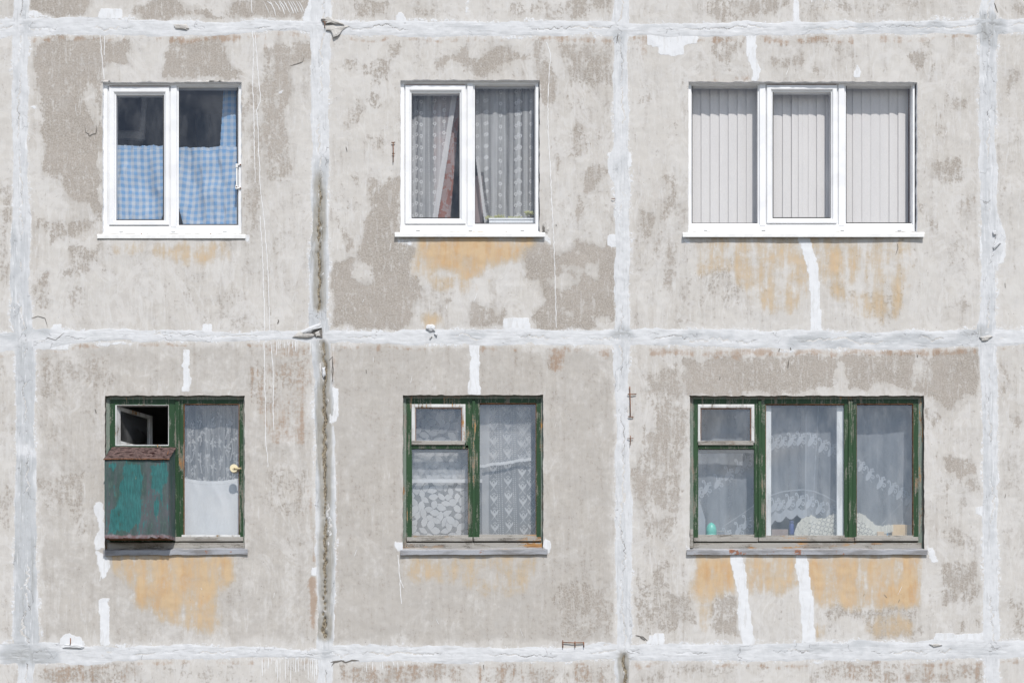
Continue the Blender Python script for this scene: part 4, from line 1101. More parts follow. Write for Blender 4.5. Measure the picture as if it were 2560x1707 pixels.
bars('glazing_putty', [(1752, 1020.5, 1753.2, 1102), (1876.3, 1020.5, 1877.6, 1102), (1752, 1020.3, 1877, 1021.5), (1914, 1009.5, 2111, 1011), (1913.8, 1010, 1915, 1338), (2141.5, 1008.5, 2283, 1010), (2141.3, 1010, 2142.5, 1338), (2282.3, 1010, 2283.4, 1338)], 'rust', L3, .0455, .06, .25)
bars('inner_rail', [(1745, 1122, 1886, 1131, .075)], 'bare_wood', L3, .075, .10)
bars('inner_casement', [(1912, 1006, 1928, 1345), (2092, 1006, 2113, 1345)], 'inner_white', L3, .085, .125)
bars('weather_bar', [(1735, 1343, 1895.5, 1353, .030)], 'bare_wood', L3, .030); bars('weather_bar', [(1897, 1342.5, 2135, 1352, .029)], 'bare_wood', L3, .029); bars('weather_bar', [(2137, 1341.5, 2296, 1351.5, .026)], 'bare_wood', L3, .026)
bars('bottom_rail', [(1745, 1335.5, 1886, 1344), (1914, 1337.5, 2111.5, 1343), (2141.5, 1337.5, 2283, 1342.5)], 'bare_wood', L3, .045)
pane('pane', 1750, 1018, 1880, 1104, .060, L3, 'glass_old'); pane('pane', 1743, 1117, 1889, 1341, .064, L3, 'glass_old')
pane('pane', 1911, 1006, 2114, 1341, .064, L3, 'glass_old'); pane('pane', 2139, 1006, 2286, 1341, .064, L3, 'glass_old')
old_sill(L3, 1717, 2319, 1370.5, 1375, 1386, .020, (1733, 2304, 1356), 0)
bars('jamb_strip', [(1725, 1322, 1733, 1370, .010)], 'bare_wood', L3, .010, .04)

# ------------------------------------------------------------------ metal cold box hung on the lower left window
def quad_t(m, a, b, c, d, th, nrm):
    n_ = Vector(nrm) * th; m.hexa([a, b, c, d], [a + n_, b + n_, c + n_, d + n_])
Df, Db = -.125, .042
FL0, FR0 = at(261.5, 1148.5, Df), at(422, 1148.5, Df); FL1, FR1 = at(262, 1346, Df), at(422.5, 1346, Df)
bb = Vector((FL1.x, Db, FL1.z)); base = Vector(((FL1.x + FR1.x) / 2, (Df + Db) / 2, FL1.z))
cb = empty('cold_box', base)
tag(cb, 'rusty teal metal cold box hung outside the lower left window', 'metal box')
LBz = at(274, 1119, Db).z
def cpart(name, m, mat, sm=False):
    o = m.build(name, mat, None, sm); o.data.transform(Matrix.Translation(-base)); o.parent = cb; return o
# front sheet: dented grid with a rust-eaten bottom edge
nx, nz = 90, 110; xs = np.linspace(FL0.x, FR0.x, nx); zs = np.linspace(FL0.z, FL1.z, nz); GXX, GZZ = np.meshgrid(xs, zs)
P = np.stack([GXX, Df + (fbm(GXX * 5, GZZ * 4, 61) - .5) * .018, GZZ], -1)
P[-1, :, 2] += np.clip(fbm(xs * 30, xs * 0, 63) - .45, 0, 1) * .06; P[..., 1] += np.where(np.arange(nx)[None] == nx - 1, .004, 0)
fpx = 261.5 + 161 * (GXX - FL0.x) / (FR0.x - FL0.x); fpy = 1148.5 + 197.5 * (FL0.z - GZZ) / (FL0.z - FL1.z)
jx_ = fpx + (fbm(fpx / 5, fpy / 22, 65) - .5) * 14; jy_ = fpy + (fbm(fpx / 4, fpy / 30, 66) - .5) * 46
tl = np.zeros_like(fpx)
for pp in ((195, 680, 245, 680, 235, 770, 195, 740), (320, 665, 425, 690, 455, 760, 455, 1010, 430, 1210, 380, 1200, 330, 1265, 190, 1265, 205, 1120, 260, 960, 285, 850), (540, 690, 675, 655, 675, 850, 640, 880, 645, 1000, 600, 900, 540, 850), (565, 1000, 600, 1000, 590, 1130, 562, 1100), (215, 870, 240, 870, 235, 930, 215, 930)):
    tl = np.maximum(tl, inside(TP('d', *pp), jx_, jy_).astype(float))
fo = grid_mesh('front_sheet', P - np.array(base), [M['teal']], cb, {'teal': blur(tl, 5)})
fo.modifiers.new('thickness', 'SOLIDIFY').thickness = .003
# shift the sheet's own origin to its foot so that its rust gradient starts there
m = MB(); quad_t(m, FR0, Vector((FR0.x + .022, Db, LBz)), Vector((FR1.x + .022, Db, FR1.z + .01)), FR1, .003, (-1, 0, 0)); cpart('side_sheet', m, M['teal'])
m = MB(); quad_t(m, FL0, Vector((FL0.x, Db, LBz)), Vector((FL1.x, Db, FL1.z + .01)), FL1, .003, (1, 0, 0)); cpart('side_sheet', m, M['teal'])
m = MB(); quad_t(m, FL1 + Vector((.004, .004, .006)), FR1 + Vector((-.004, .004, .006)), Vector((FR1.x - .004, Db, FR1.z + .012)), Vector((FL1.x + .004, Db, FL1.z + .012)), .003, (0, 0, 1)); cpart('floor_sheet', m, M['rust'])
nx, ny = 40, 16; us = np.linspace(0, 1, nx); vs2 = np.linspace(0, 1, ny); U, Vv = np.meshgrid(us, vs2)
P = np.zeros((ny, nx, 3)); P[..., 0] = FL0.x - .004 + .026 * Vv + (FR0.x - FL0.x + .010 + .0 * Vv) * U; P[..., 1] = Df - .010 + (Db - Df + .010) * Vv; P[..., 2] = FL0.z + .004 + (LBz - FL0.z) * Vv + (fbm(U * 5, Vv * 3, 71) - .5) * .012
P = P[::-1]
lo_ = grid_mesh('lid', P - np.array(base), [M['lid']], cb); lo_.modifiers.new('thickness', 'SOLIDIFY').thickness = -.003
m = MB(); n = 30; pts = [Vector((FL0.x - .008 + (FR0.x - FL0.x + .016) * k / n, Df - .010, FL0.z + .001 + (fbm(np.array(k * .3), np.array(1.), 72) - .5) * .008)) for k in range(n + 1)]
m.tube(pts, .005, 6); cpart('lid_rim', m, M['rust'], True)
m = MB(); m.tube([FR0 + Vector((-.02, .03, .05)), FR0 + Vector((-.02, .08, .09))], .003, 6); cpart('latch', m, M['rust'], True)

# ------------------------------------------------------------------ curtains, blinds and things on the inner sills
class Cloth:
    """a hanging cloth as a fine grid; dens (how close the weave is) and pat (pattern) are painted in photo pixels"""
    def __init__(s, x0, y0, x1, y1, step=1.25):
        s.x = np.arange(x0, x1 + step * .5, step); s.y = np.arange(y0, y1 + step * .5, step); s.X, s.Y = np.meshgrid(s.x, s.y)
        s.d = np.zeros_like(s.X); s.p = np.zeros_like(s.X); s.st = step
    def sub(s, a, b, c, d, pad=4):
        i0, i1 = np.searchsorted(s.x, (a - pad, c + pad)); j0, j1 = np.searchsorted(s.y, (b - pad, d + pad)); return np.s_[j0:j1, i0:i1]
    def stroke(s, pts, w, val):
        for a, b in zip(pts, pts[1:]):
            q = s.sub(min(a[0], b[0]), min(a[1], b[1]), max(a[0], b[0]), max(a[1], b[1])); X, Y = s.X[q], s.Y[q]
            if X.size == 0: continue
            dx, dy = b[0] - a[0], b[1] - a[1]; l = dx * dx + dy * dy + 1e-9
            t = np.clip(((X - a[0]) * dx + (Y - a[1]) * dy) / l, 0, 1); dd = np.hypot(X - a[0] - t * dx, Y - a[1] - t * dy)
            s.d[q] = np.maximum(s.d[q], val * np.clip(1.15 - (dd - w / 2) / (s.st * .9), 0, 1) * (dd < w / 2 + s.st))
    def blob(s, cx, cy, rx, ry, ang, val, pw=1.0, ring=0):
        r = max(rx, ry); q = s.sub(cx - r, cy - r, cx + r, cy + r); X, Y = s.X[q] - cx, s.Y[q] - cy
        if X.size == 0: return
        c, n = math.cos(ang), math.sin(ang); u = (X * c + Y * n) / rx; v = (-X * n + Y * c) / ry
        e = np.abs(v) / np.maximum(1e-3, (1 - np.clip(np.abs(u), 0, 1) ** 2) ** pw); m = (e < 1) & (np.abs(u) < 1)
        if ring: s.d[q] = np.where((e < 1 + ring) & (np.abs(u) < 1.1) & ~m, s.d[q] * .55, s.d[q])
        s.d[q] = np.where(m, np.maximum(s.d[q], val), s.d[q])
    def build(s, D, mat, amp=.012, freq=.11, seed=1, taut=0.0, lean=None, name='curtain'):
        f = (fbm(s.X * freq * .55 + fbm(s.X / 70, s.Y / 160, seed + 4) * 1.2, s.Y * .004, seed, 3) - .5) * 2 * amp * (1 - taut)
        f = f + (fbm(s.X / 60, s.Y / 90, seed + 2) - .5) * amp * .8
        k = (13.5 + D) / 13.5
        P = np.zeros(s.X.shape + (3,)); P[..., 0] = (s.X - 1280) * S * k; P[..., 2] = CAM.z + (ZC + (853.5 - s.Y) * S - CAM.z) * k; P[..., 1] = D + f
        kp = s.d > .02; keep = kp[1:, 1:] | kp[:-1, :-1] | kp[1:, :-1] | kp[:-1, 1:]
        b = at((s.x[0] + s.x[-1]) / 2, s.y[-1], D)
        return grid_mesh(name, P - np.array(b), [mat], None, {'dens': np.clip(s.d, 0, 1), 'pat': s.p}, keep), b
def hang(c, label, cat, D, mat, group=None, name='curtain', **k):
    o, b = c.build(D, mat, name=name, **k); o.location = b; tag(o, label, cat, group); return o

M['lace'] = mat_cloth('white_lace', (.80, .81, .82)); M['sheer'] = mat_cloth('sheer_voile', (.66, .71, .775), trans=.40)
M['linen'] = mat_cloth('white_linen', (.82, .83, .84), trans=.25)
M['gingham'] = mat_cloth('blue_gingham', (.64, .68, .72), (.17, .38, .68), trans=.25)
M['rusty_damask'] = mat_cloth('rust_red_damask', (.25, .10, .07), (.30, .25, .25), trans=.1)
M['brown_drape'] = mat_cloth('brown_drape', (.24, .12, .085), (.40, .22, .16), trans=.1)
M['crochet'] = mat_cloth('cream_crochet', (.80, .79, .70), trans=.3)

# --- upper left: two gingham half curtains and a side strip
def gingham(c, per=16.6, shear=0.0, ph=(0, 0)):
    wx = c.X + (fbm(c.X / 60, c.Y / 60, 91) - .5) * 7 + shear * (c.Y - c.y[0]); wy = c.Y + (fbm(c.X / 50, c.Y / 70, 92) - .5) * 8 + (c.X - c.x[0]) * .015
    sq = lambda v, p: np.clip(.5 + 2.2 * np.sin(2 * math.pi * v / per + p), 0, 1)
    c.p[:] = .14 + .44 * sq(wx, ph[0]) + .34 * sq(wy, ph[1])
def half(x0, x1, yt, yb, cut, seed, shear, ph):
    c = Cloth(x0, yt - 6, x1, yb, 1.2); gingham(c, 16.6, shear, ph)
    top = yt + (fbm(c.X / 14, c.X * 0, seed, 3) - .5) * 5 + (c.X - x0) / (x1 - x0) * 4
    c.d[:] = np.where(c.Y > top, .985, 0)
    hem = (c.Y - top < 11); c.p[:] = np.where(hem & (np.abs(c.Y - top - 10) < 1.5), np.clip(c.p + .3, 0, 1), np.where(hem, np.clip(c.p * .7 + .25 * fbm(c.X / 3.5, c.Y / 8, seed + 2), 0, 1), c.p))
    cut(c); return c
def cutA(c): c.d[:] = np.where((c.X > 404.5 - (c.Y - 548) * .35) & (c.Y > 530), 0, c.d)
def cutB(c): c.d[:] = np.where(c.X < 446.5 + np.clip((c.Y - 515) * .26, 0, 20) + (fbm(c.Y / 6, c.X * 0, 4) - .5) * 2, 0, c.d)
hang(half(284, 420, 361, 556, cutA, 11, -.03, (0, 1)), 'blue and white gingham half curtain behind the narrow sash of the top left window', 'curtain', .135, M['gingham'], 'gingham half curtains', amp=.055, freq=.05, seed=31)
hang(half(440, 600, 366, 572, cutB, 12, .05, (2, 2)), 'blue and white gingham half curtain behind the wider right pane of the top left window', 'curtain', .150, M['gingham'], 'gingham half curtains', amp=.058, freq=.05, seed=32)
c = Cloth(545, 212, 603, 385, 1.2); gingham(c, 15.5, .02, (1, .5)); lft = 559 - (c.Y - 222) * .063; c.d[:] = np.where(c.X > lft - (c.Y < 224) * 10, .985, 0); c.d[:] = np.where(c.X > 590, 0, c.d)
c.p[:] = np.clip(c.p * .8 + .2, 0, 1)
hang(c, 'tall narrow strip of blue gingham hanging at the right edge of the top left window', 'curtain', .175, M['gingham'], amp=.022, freq=.11, seed=33)
c = Cloth(588, 214, 606, 570, 1.2); c.d[:] = .55; c.p[:] = 1
hang(c, 'grey blue net gathered in the right corner of the top left window', 'curtain', .20, mat_cloth('grey_net', (.36, .39, .50)), amp=.02, freq=.3, seed=35)
# added shapes imitating the opposite windows reflected in the top left panes
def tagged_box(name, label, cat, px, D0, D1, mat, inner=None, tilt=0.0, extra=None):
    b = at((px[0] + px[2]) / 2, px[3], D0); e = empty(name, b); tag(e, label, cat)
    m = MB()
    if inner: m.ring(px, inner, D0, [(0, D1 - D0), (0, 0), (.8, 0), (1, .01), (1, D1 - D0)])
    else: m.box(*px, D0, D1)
    o = m.build('reflection_frame' if inner else 'body', mat, None); o.data.transform(Matrix.Translation(-b)); o.parent = e
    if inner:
        m = MB(); m.box(inner[0] - 1, inner[1] - 1, inner[2] + 1, inner[3] + 1, D0 + .012, D1 - .002); o = m.build('reflection_panel', extra, None); o.data.transform(Matrix.Translation(-b)); o.parent = e
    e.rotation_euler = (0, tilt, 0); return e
greyish = mat_simple('reflected_white_frame', (.60, .61, .64), .7, .2, 25)
tagged_box('reflected_window_panel', 'white framed dark panel standing in for a window reflected in the narrow top left sash', 'window reflection', (281, 226, 360, 346), .75, .79, greyish, (294, 200, 347, 326), math.radians(3), mat_simple('dark_violet_reflection', (.045, .038, .055), .6, .3, 12))
refl_block = tagged_box('reflection_block', 'dark slate block standing in for a reflected window above the right gingham curtain', 'reflection_block', (490, 285, 560, 420), 1.0, 1.5, mat_simple('slate_reflection', (.085, .105, .135), .5, .15, 6))  # added block in place of the reflection in the right pane
m = MB(); m.box(494, 290, 524, 420, .985, 1.0); o = m.build('reflection_leaf', mat_simple('slate_reflection_leaf', (.10, .125, .155), .45, .12, 6), None); o.data.transform(Matrix.Translation(-refl_block.location)); o.parent = refl_block

# --- upper middle: daisy lace
def daisies(c, chains, base=.48, seed=0):
    band_ = fbm(c.X / 9, c.Y / 900, seed, 3); c.d[:] = base + .32 * np.clip((band_ - .45) * 3, -.6, 1) + .06 * (fbm(c.X / 2.5, c.Y / 2.5, seed + 1, 2) - .5)
    for fx0, fx1, st in chains:
        y = c.y[0] + random.uniform(0, 20)
        while y < c.y[-1]:
            x = fx0 + (fx1 - fx0) * (y - c.y[0]) / (c.y[-1] - c.y[0])
            if st:
                for k in range(6):
                    a = k * math.pi / 3; c.blob(x + 3.0 * math.cos(a), y + 3.4 * math.sin(a), 1.7, 1.7, 0, .93)
                c.stroke([(x, y + 5), (x, y + 14)], 1.0, .7); c.stroke([(x - 3, y + 8), (x - 3, y + 26)], .6, .6); y += 28.5
            else: c.blob(x, y, 1.1, 1.3, 0, .85); y += 5.2
c = Cloth(1004, 214, 1160, 556, 1.15)
daisies(c, [(1031, 1031, 1), (1041, 1041, 1), (1053, 1053, 1), (1069, 1075, 0), (1087, 1086, 1), (1100, 1099, 0), (1111, 1108, 1), (1116, 1100, 0)], seed=41)
edge = 1144 - (c.Y - 234) * .159; c.d[:] = np.where(c.X > edge, 0, np.where(c.X > edge - 13, np.maximum(c.d, .86), c.d))
hang(c, 'white daisy lace curtain swept aside behind the narrow sash of the top middle window', 'curtain', .165, M['lace'], 'daisy lace curtains', amp=.022, freq=.10, seed=42)
c = Cloth(1180, 212, 1345, 564, 1.15)
daisies(c, [(1192, 1196, 1), (1212, 1216, 1), (1217, 1217, 1), (1228, 1228, 0), (1243, 1240, 0), (1252, 1250, 1), (1261, 1262, 0), (1291, 1289, 1), (1297, 1296, 1), (1301, 1300, 1), (1314, 1310, 0), (1328, 1327, 1)], seed=44)
edge = 1189 + np.clip(c.Y - 395, 0, 400) * .135; c.d[:] = np.where(c.X < edge, 0, np.where((c.X < edge + 7) & (c.Y > 395), .86, c.d)); c.d[:] = np.where((c.X > edge + 8) & (c.X < edge + 15) & (c.Y > 430), c.d * .4, c.d)
hang(c, 'white daisy lace curtain covering the wider right pane of the top middle window', 'curtain', .165, M['lace'], 'daisy lace curtains', amp=.024, freq=.10, seed=46)
c = Cloth(1085, 225, 1160, 556, 1.4)
pt = fbm(c.X / 11, c.Y / 13, 51, 3); c.p[:] = np.clip((np.abs(pt - .5) < .045) * 1.0 + (pt > .57) * .75, 0, 1); r_ = 1149 - (c.Y - 270) * .085; c.d[:] = np.where((c.X < r_) & (c.Y > 225), .99, 0)
hang(c, 'rust red patterned drape showing in the gap of the top middle lace curtain', 'drape', .24, M['rusty_damask'], amp=.02, freq=.09, seed=52)
c = Cloth(1184, 440, 1206, 562, 1.4); c.p[:] = .9; c.d[:] = .9
hang(c, 'grey brown drape edge in the slit beside the middle post of the top middle window', 'drape', .24, M['rusty_damask'], amp=.02, freq=.09, seed=53)
# planter on the sill
pb = at(1279, 560, .12); pl = empty('planter_box', pb); tag(pl, 'white ribbed planter trough on the inner sill of the top middle window', 'planter')
m = MB(); x0, x1 = at(1221, 550, .10).x, at(1336, 550, .10).x; zt = at(1280, 546, .10).z; zb = zt - .075
n = 60; vs = []; fs = []
for k in range(n + 1):
    x = x0 + (x1 - x0) * k / n; rr = .0018 * (k % 2)
    for (y, z) in ((.100 + rr, zb), (.097 + rr, zt - .012), (.092, zt - .012), (.092, zt), (.098, zt), (.098, zt - .02), (.19, zt - .02), (.19, zb)): vs.append((x + (.006 if (k == 0 and z < zt - .005) else 0), y, z))
for k in range(n):
    for i in range(8): fs.append((k * 8 + i, k * 8 + (i + 1) % 8, (k + 1) * 8 + (i + 1) % 8, (k + 1) * 8 + i))
fs += [tuple(range(8)), tuple(range(n * 8, n * 8 + 8))[::-1]]
m.add(vs, fs); o = m.build('trough', mat_simple('white_trough', (.72, .74, .76), .5, .05), None); o.data.transform(Matrix.Translation(-pb)); o.parent = pl
mp = mat_simple('pale_yellow_succulent', (.50, .49, .26), .7, .3, 120, col2=(.34, .37, .17))
def succulent(px, py, D, r, n, label):
    b = at(px, py, D); m = MB()
    for k in range(n):
        a = random.uniform(0, 6.28); rr = r * math.sqrt(random.random()); ht = random.uniform(.25, .9) * r * .9
        p = Vector((rr * math.cos(a), rr * math.sin(a) * .6, 0)); tip = p + Vector((math.cos(a) * r * .3, math.sin(a) * r * .25, ht)); w2 = .0045
        m.tube([p, p.lerp(tip, .6), tip], [w2 * .6, w2, w2 * .35], 5)
    o = m.build('succulent', mp, None); o.location = b; tag(o, label, 'plant', 'pale plants in the planter'); return o
succulent(1224, 548, .13, .034, 46, 'flat pale yellow plant at the left end of the white planter')
succulent(1251, 548, .13, .044, 60, 'widest low pale plant, second from the left end of the planter')
succulent(1279, 548, .13, .028, 36, 'sparse low pale plant in the middle of the white planter')
succulent(1298, 548, .13, .030, 40, 'small low pale plant right of the middle of the planter')
sb_ = at(1325, 548, .13); su = empty('tall_succulent', sb_); tag(su, 'tallest pale green succulent with bushy head at the right end of the planter', 'plant', 'pale plants in the planter')
m = MB(); m.tube([Vector((0, 0, -.01)), Vector((.008, 0, .02)), Vector((-.004, -.01, .045))], [.008, .007, .006], 7); o = m.build('stem', mat_simple('succulent_stem', (.25, .22, .13), .8), None, True); o.parent = su
m = MB()
for k in range(110):
    a, e = random.uniform(0, 6.28), random.uniform(-.5, 1.3); d = Vector((math.cos(a) * math.cos(e), math.sin(a) * math.cos(e) * .7, math.sin(e) * .75)); c0 = Vector((-.004, -.01, .042)) + Vector((random.uniform(-.03, .03), random.uniform(-.012, .012), random.uniform(-.004, .008)))
    m.tube([c0, c0 + d * .016, c0 + d * .028], [.003, .005, .0018], 5)
o = m.build('leaves', mp, None); o.parent = su

# --- upper right: vertical blind of separate slats
bl_b = at(2005, 565, .15); blind = empty('vertical_blind', bl_b); tag(blind, 'pale grey vertical blind across all three lights of the top right window', 'blind')
mb_ = NT('blind_fabric'); P_ = mb_.obj(); wv_ = mb_.noise(mb_.scale(P_, (420, 10, 60)), 1.0, 3, .6)
cb_ = mb_.mix(mb_.step(wv_, .3, .7), (.72, .695, .675), (.79, .765, .745))
dsh = mb_.n('BsdfDiffuse', {}, {'Color': cb_}); tsh = mb_.n('BsdfTranslucent', {}, {'Color': cb_}); mb_.surf(mb_.n('MixShader', {}, {0: .18, 1: dsh, 2: tsh}))
ex = [T('c', x, 0)[0] for x in (95, 175, 254, 333, 413, 491, 570, 649, 727, 800, 880, 964, 1042, 1100, 1137, 1186, 1260, 1337, 1415, 1494, 1574, 1653, 1732, 1811, 1890, 1968)]
for k, x in enumerate(ex):
    D = .168; p = at(x, 0, D).x; wd_ = .089; a = math.radians(7 + random.uniform(-4, 5)); zt = at(x, 196, D).z; zb = at(x, 572, D).z; n = 7; vs = []; fs = []
    for i in range(n):
        u = i / (n - 1); bow = .004 * math.sin(math.pi * u)
        x_ = p + wd_ * u * math.cos(a); y_ = D + wd_ * (u - .5) * math.sin(a) - bow - .00025 * k
        for z in (zt, zb): vs.append((x_ + (random.uniform(-.001, .001) if z == zb else 0), y_, z))
    for i in range(n - 1): fs.append((2 * i, 2 * i + 1, 2 * i + 3, 2 * i + 2))
    m = MB(); m.add(vs, fs); o = m.build('slat', mb_.m, None, True); o.data.transform(Matrix.Translation(-bl_b)); o.parent = blind
c = Cloth(2258, 205, 2296, 566, 1.4); c.p[:] = (fbm(c.X / 8, c.Y / 40, 55) > .55) * .8; c.d[:] = 1
hang(c, 'dark brown drape showing at the right edge of the vertical blind', 'drape', .195, M['brown_drape'], amp=.018, freq=.12, seed=56)

# --- lower left: flowered lace with a plain white half curtain below
c = Cloth(452, 1000, 606, 1230, 1.1)
c.d[:] = .26 + .22 * np.clip((fbm(c.X / 5, c.Y / 500, 61, 3) - .45) * 3, -.5, 1) + .05 * ((np.floor(c.X / 1.6) + np.floor(c.Y / 1.9)) % 2)
for col_, x in enumerate((470, 484, 500, 517, 532, 550, 566, 580, 593)):
    y = 1018 + (col_ * 37) % 60
    while y < 1215:
        hh = random.uniform(30, 55); xx = x + random.uniform(-2, 2); c.stroke([(xx, y), (xx + random.uniform(-3, 3), y + hh * .5), (xx + random.uniform(-4, 4), y + hh)], 1.3, .62)
        for k in range(5): c.blob(xx + random.uniform(-6, 6), y + random.uniform(0, hh * .7), random.uniform(3, 5.5), random.uniform(1.6, 2.6), random.uniform(.6, 2.4), .68)
        for k in range(4): c.blob(xx + random.uniform(-8, 8), y + random.uniform(0, hh), 1.2, 1.2, 0, .66)
        y += hh + random.uniform(8, 22)
hang(c, 'flowered lace net in the upper right half of the lower left window', 'curtain', .185, M['lace'], amp=.014, freq=.09, seed=62)
c = Cloth(455, 1186, 604, 1350, 1.2); top = 1195 + 7.0 * np.sin(np.clip((c.X - 462) / 136, 0, 1) * math.pi); c.d[:] = np.where(c.Y > top, .96, 0); c.d[:] = np.where(np.abs(c.Y - top - 9) < .8, .8, c.d)
hang(c, 'plain white half curtain sagging across the lower part of the lower left window', 'curtain', .155, M['linen'], amp=.014, freq=.035, seed=63)

# --- lower middle: leaf pattern on the left, tulip lace on the right
def leafs(c, n, val, seed):
    r = random.Random(seed); pts = []
    for _ in range(n * 6):
        x, y = r.uniform(c.x[0], c.x[-1]), r.uniform(c.y[0], c.y[-1])
        if all((x - a) ** 2 + (y - b) ** 2 > 210 for a, b in pts): pts.append((x, y))
        if len(pts) >= n: break
    for (x, y) in pts: c.blob(x, y, r.uniform(11, 15), r.uniform(6.5, 9.5), r.uniform(0, math.pi), val + r.uniform(-.05, .05), 1.0, .2)
c = Cloth(1010, 1100, 1182, 1346, 1.1); c.d[:] = .38; leafs(c, 260, .86, 5); c.d[:] = np.where(c.X > 1154, c.d * .55 + .02, c.d)
hang(c, 'bold leaf patterned net behind the lower left pane of the lower middle window', 'curtain', .205, M['lace'], amp=.010, freq=.05, seed=71)
c = Cloth(1010, 1004, 1206, 1206, 1.1); c.d[:] = .24; leafs(c, 200, .42, 6); c.d[:] = np.where(c.Y > 1197, .88, c.d)
c.d[:] = np.where((c.X > 1156) & (c.X < 1166), c.d + .12, c.d); c.d[:] = np.where(c.Y > 1206 - 1.2, .9, c.d)
hang(c, 'short leaf patterned valance with a straight white hem behind the lower middle vent sash', 'valance', .165, M['lace'], amp=.016, freq=.04, seed=72)
def tulips(c, cols, chains, base, val, sl_=.03, y0=1000):
    c.d[:] = base + .05 * ((np.floor(c.X / 1.7) + np.floor(c.Y / 1.7)) % 2)
    for x0 in chains:
        y = c.y[0]
        while y < c.y[-1]: c.blob(x0 + (y - y0) * sl_, y, 1.0, 1.7, 0, val); y += 5.0
    for x0, ph in cols:
        y = c.y[0] - 20 + ph
        while y < c.y[-1] + 10:
            x = x0 + (y - y0) * sl_
            for sg in (-1, 1):
                c.stroke([(x, y + 10), (x + sg * 5, y + 3), (x + sg * 9, y - 3), (x + sg * 7.5, y + 3), (x, y + 13)], 1.2, val)
                c.stroke([(x, y - 4), (x + sg * 3.5, y + 1), (x, y + 7)], 1.0, val); c.stroke([(x, y + 13), (x + sg * 7, y + 22)], .8, val * .85); c.blob(x + sg * 3.5, y - 7, 1.4, 1.4, 0, val)
            c.blob(x, y - 9, 1.4, 1.8, 0, val); y += 36.5
c = Cloth(1190, 1000, 1347, 1345, 1.05); tulips(c, [(1228, 6), (1264, 0), (1300, 14), (1320, 4)], [1236, 1241, 1248, 1277, 1282], .33, .80)
c.d[:] = np.where((c.X < 1222) & (c.X > 1204), np.maximum(c.d, .62), c.d); c.d[:] = np.where(c.X < 1205, .24, c.d); c.d[:] = np.where(c.X > 1326, c.d * .6, c.d)
hang(c, 'tulip patterned lace curtain in the tall right pane of the lower middle window', 'curtain', .205, M['lace'], amp=.012, freq=.05, seed=73)
c = Cloth(1195, 1000, 1345, 1172, 1.05); tulips(c, [(1232, 10), (1268, 6), (1308, 18)], [1243, 1250, 1285], .22, .50)
hem = 1169 - (c.X - 1200) * .135 + (fbm(c.X / 22, c.X * 0, 8) - .5) * 7; c.d[:] = np.where(c.Y > hem, 0, np.where(c.Y > hem - 7.5, .88, c.d)); c.d[:] = np.where(c.X > 1328, 0, c.d); c.d[:] = np.where((c.X < 1224) & (c.Y < hem), np.maximum(c.d, .45), c.d)
hang(c, 'lace valance with crooked white hem across the upper right of the lower middle window', 'valance', .160, M['lace'], amp=.016, freq=.05, seed=74)

# --- lower right: sheer curtain with paisley sprigs, drawn up in swags
c = Cloth(1735, 1000, 2292, 1346, 1.2)
c.d[:] = .40 + .12 * np.clip((fbm(c.X / 16, c.Y / 700, 81, 3) - .5) * 3, -.7, 1) + .10 * (fbm(c.X / 70, c.Y / 55, 82, 3) - .5) + .05 * (fbm(c.X / 2.2, c.Y / 2.2, 83, 2) - .5)  # broad density mottling stands in for cloudy light reflected on the panes
def paisley(x, y, sc=1.0, fl=1, val=.84):
    q = lambda a, b: (x + a * sc * fl, y + b * sc)
    c.blob(*q(-4.5, 4), 15 * sc, 6.2 * sc, math.radians(118 if fl > 0 else 62), val * .93, .8)
    for k in range(4): c.blob(*q(4.0 + 3.6 * math.cos(k * 1.57 + .5), -9 + 4.0 * math.sin(k * 1.57 + .5)), 3.3 * sc, 2.6 * sc, 0, val * .9)
    c.stroke([q(-6, -4), q(-6, -13), q(-9, -19), q(-12.5, -19), q(-13, -15), q(-10.5, -13.5)], 1.5 * sc, val)
    sp = [q(5 + r * math.cos(a), 8 + r * math.sin(a)) for a, r in [(-1.9 + t * .9, 6.2 - t * .72) for t in range(8)]]; c.stroke(sp, 1.3 * sc, val)
    for k in range(3): c.blob(*q(-.5 + k * 1.6, 17 + k * 2.4 - 2), 1.7, 1.2, .8, val * .8)
for (x, y) in ((200, 925), (268, 885), (368, 835), (458, 765), (546, 705), (612, 655), (850, 505), (915, 490), (990, 480), (1068, 470), (1165, 475), (1258, 525), (1335, 560), (850, 1035), (905, 1025), (980, 1000), (1065, 990), (1150, 1000), (1235, 1050), (1325, 1075), (1585, 700), (1658, 765), (1755, 835), (1850, 885), (1920, 925), (1995, 975), (440, 1290), (545, 1240), (612, 1180)):
    px, py = T('f', x, y); sc = 1.0 if x not in (915, 905, 1585) else .85; paisley(px, py, sc)
c.stroke(TP('f', 815, 945, 900, 915, 1000, 900, 1090, 895, 1180, 910, 1270, 950, 1365, 1002), 1.8, .72)
c.stroke(TP('f', 370, 1232, 480, 1160, 580, 1095, 668, 1030), 1.4, .6); c.stroke(TP('f', 1760, 1190, 1850, 1090, 1965, 975), 1.2, .55)
for x0_, w0_ in ((1105, 16), (1215, 8)):
    X0 = T('f', x0_, 0)[0]; c.d[:] = np.where(np.abs(c.X - X0 + (c.Y - 1000) * (.0 if x0_ == 1105 else .05)) < w0_ * .12, np.maximum(c.d, .60), c.d)
c.d[:] = np.where((c.X > T('f', 1105, 0)[0]) & (c.X < T('f', 1240, 0)[0] - (c.Y - 1000) * .05), c.d + .08, c.d)
fx = (c.X - 1690) / .29333; fy = (c.Y - 960) / .29333
scal = 1120 + 34 * np.abs(np.sin(fx * math.pi / 95 + .4)) + 75 * np.abs((fx - 1060) / 270) ** 2 - 10
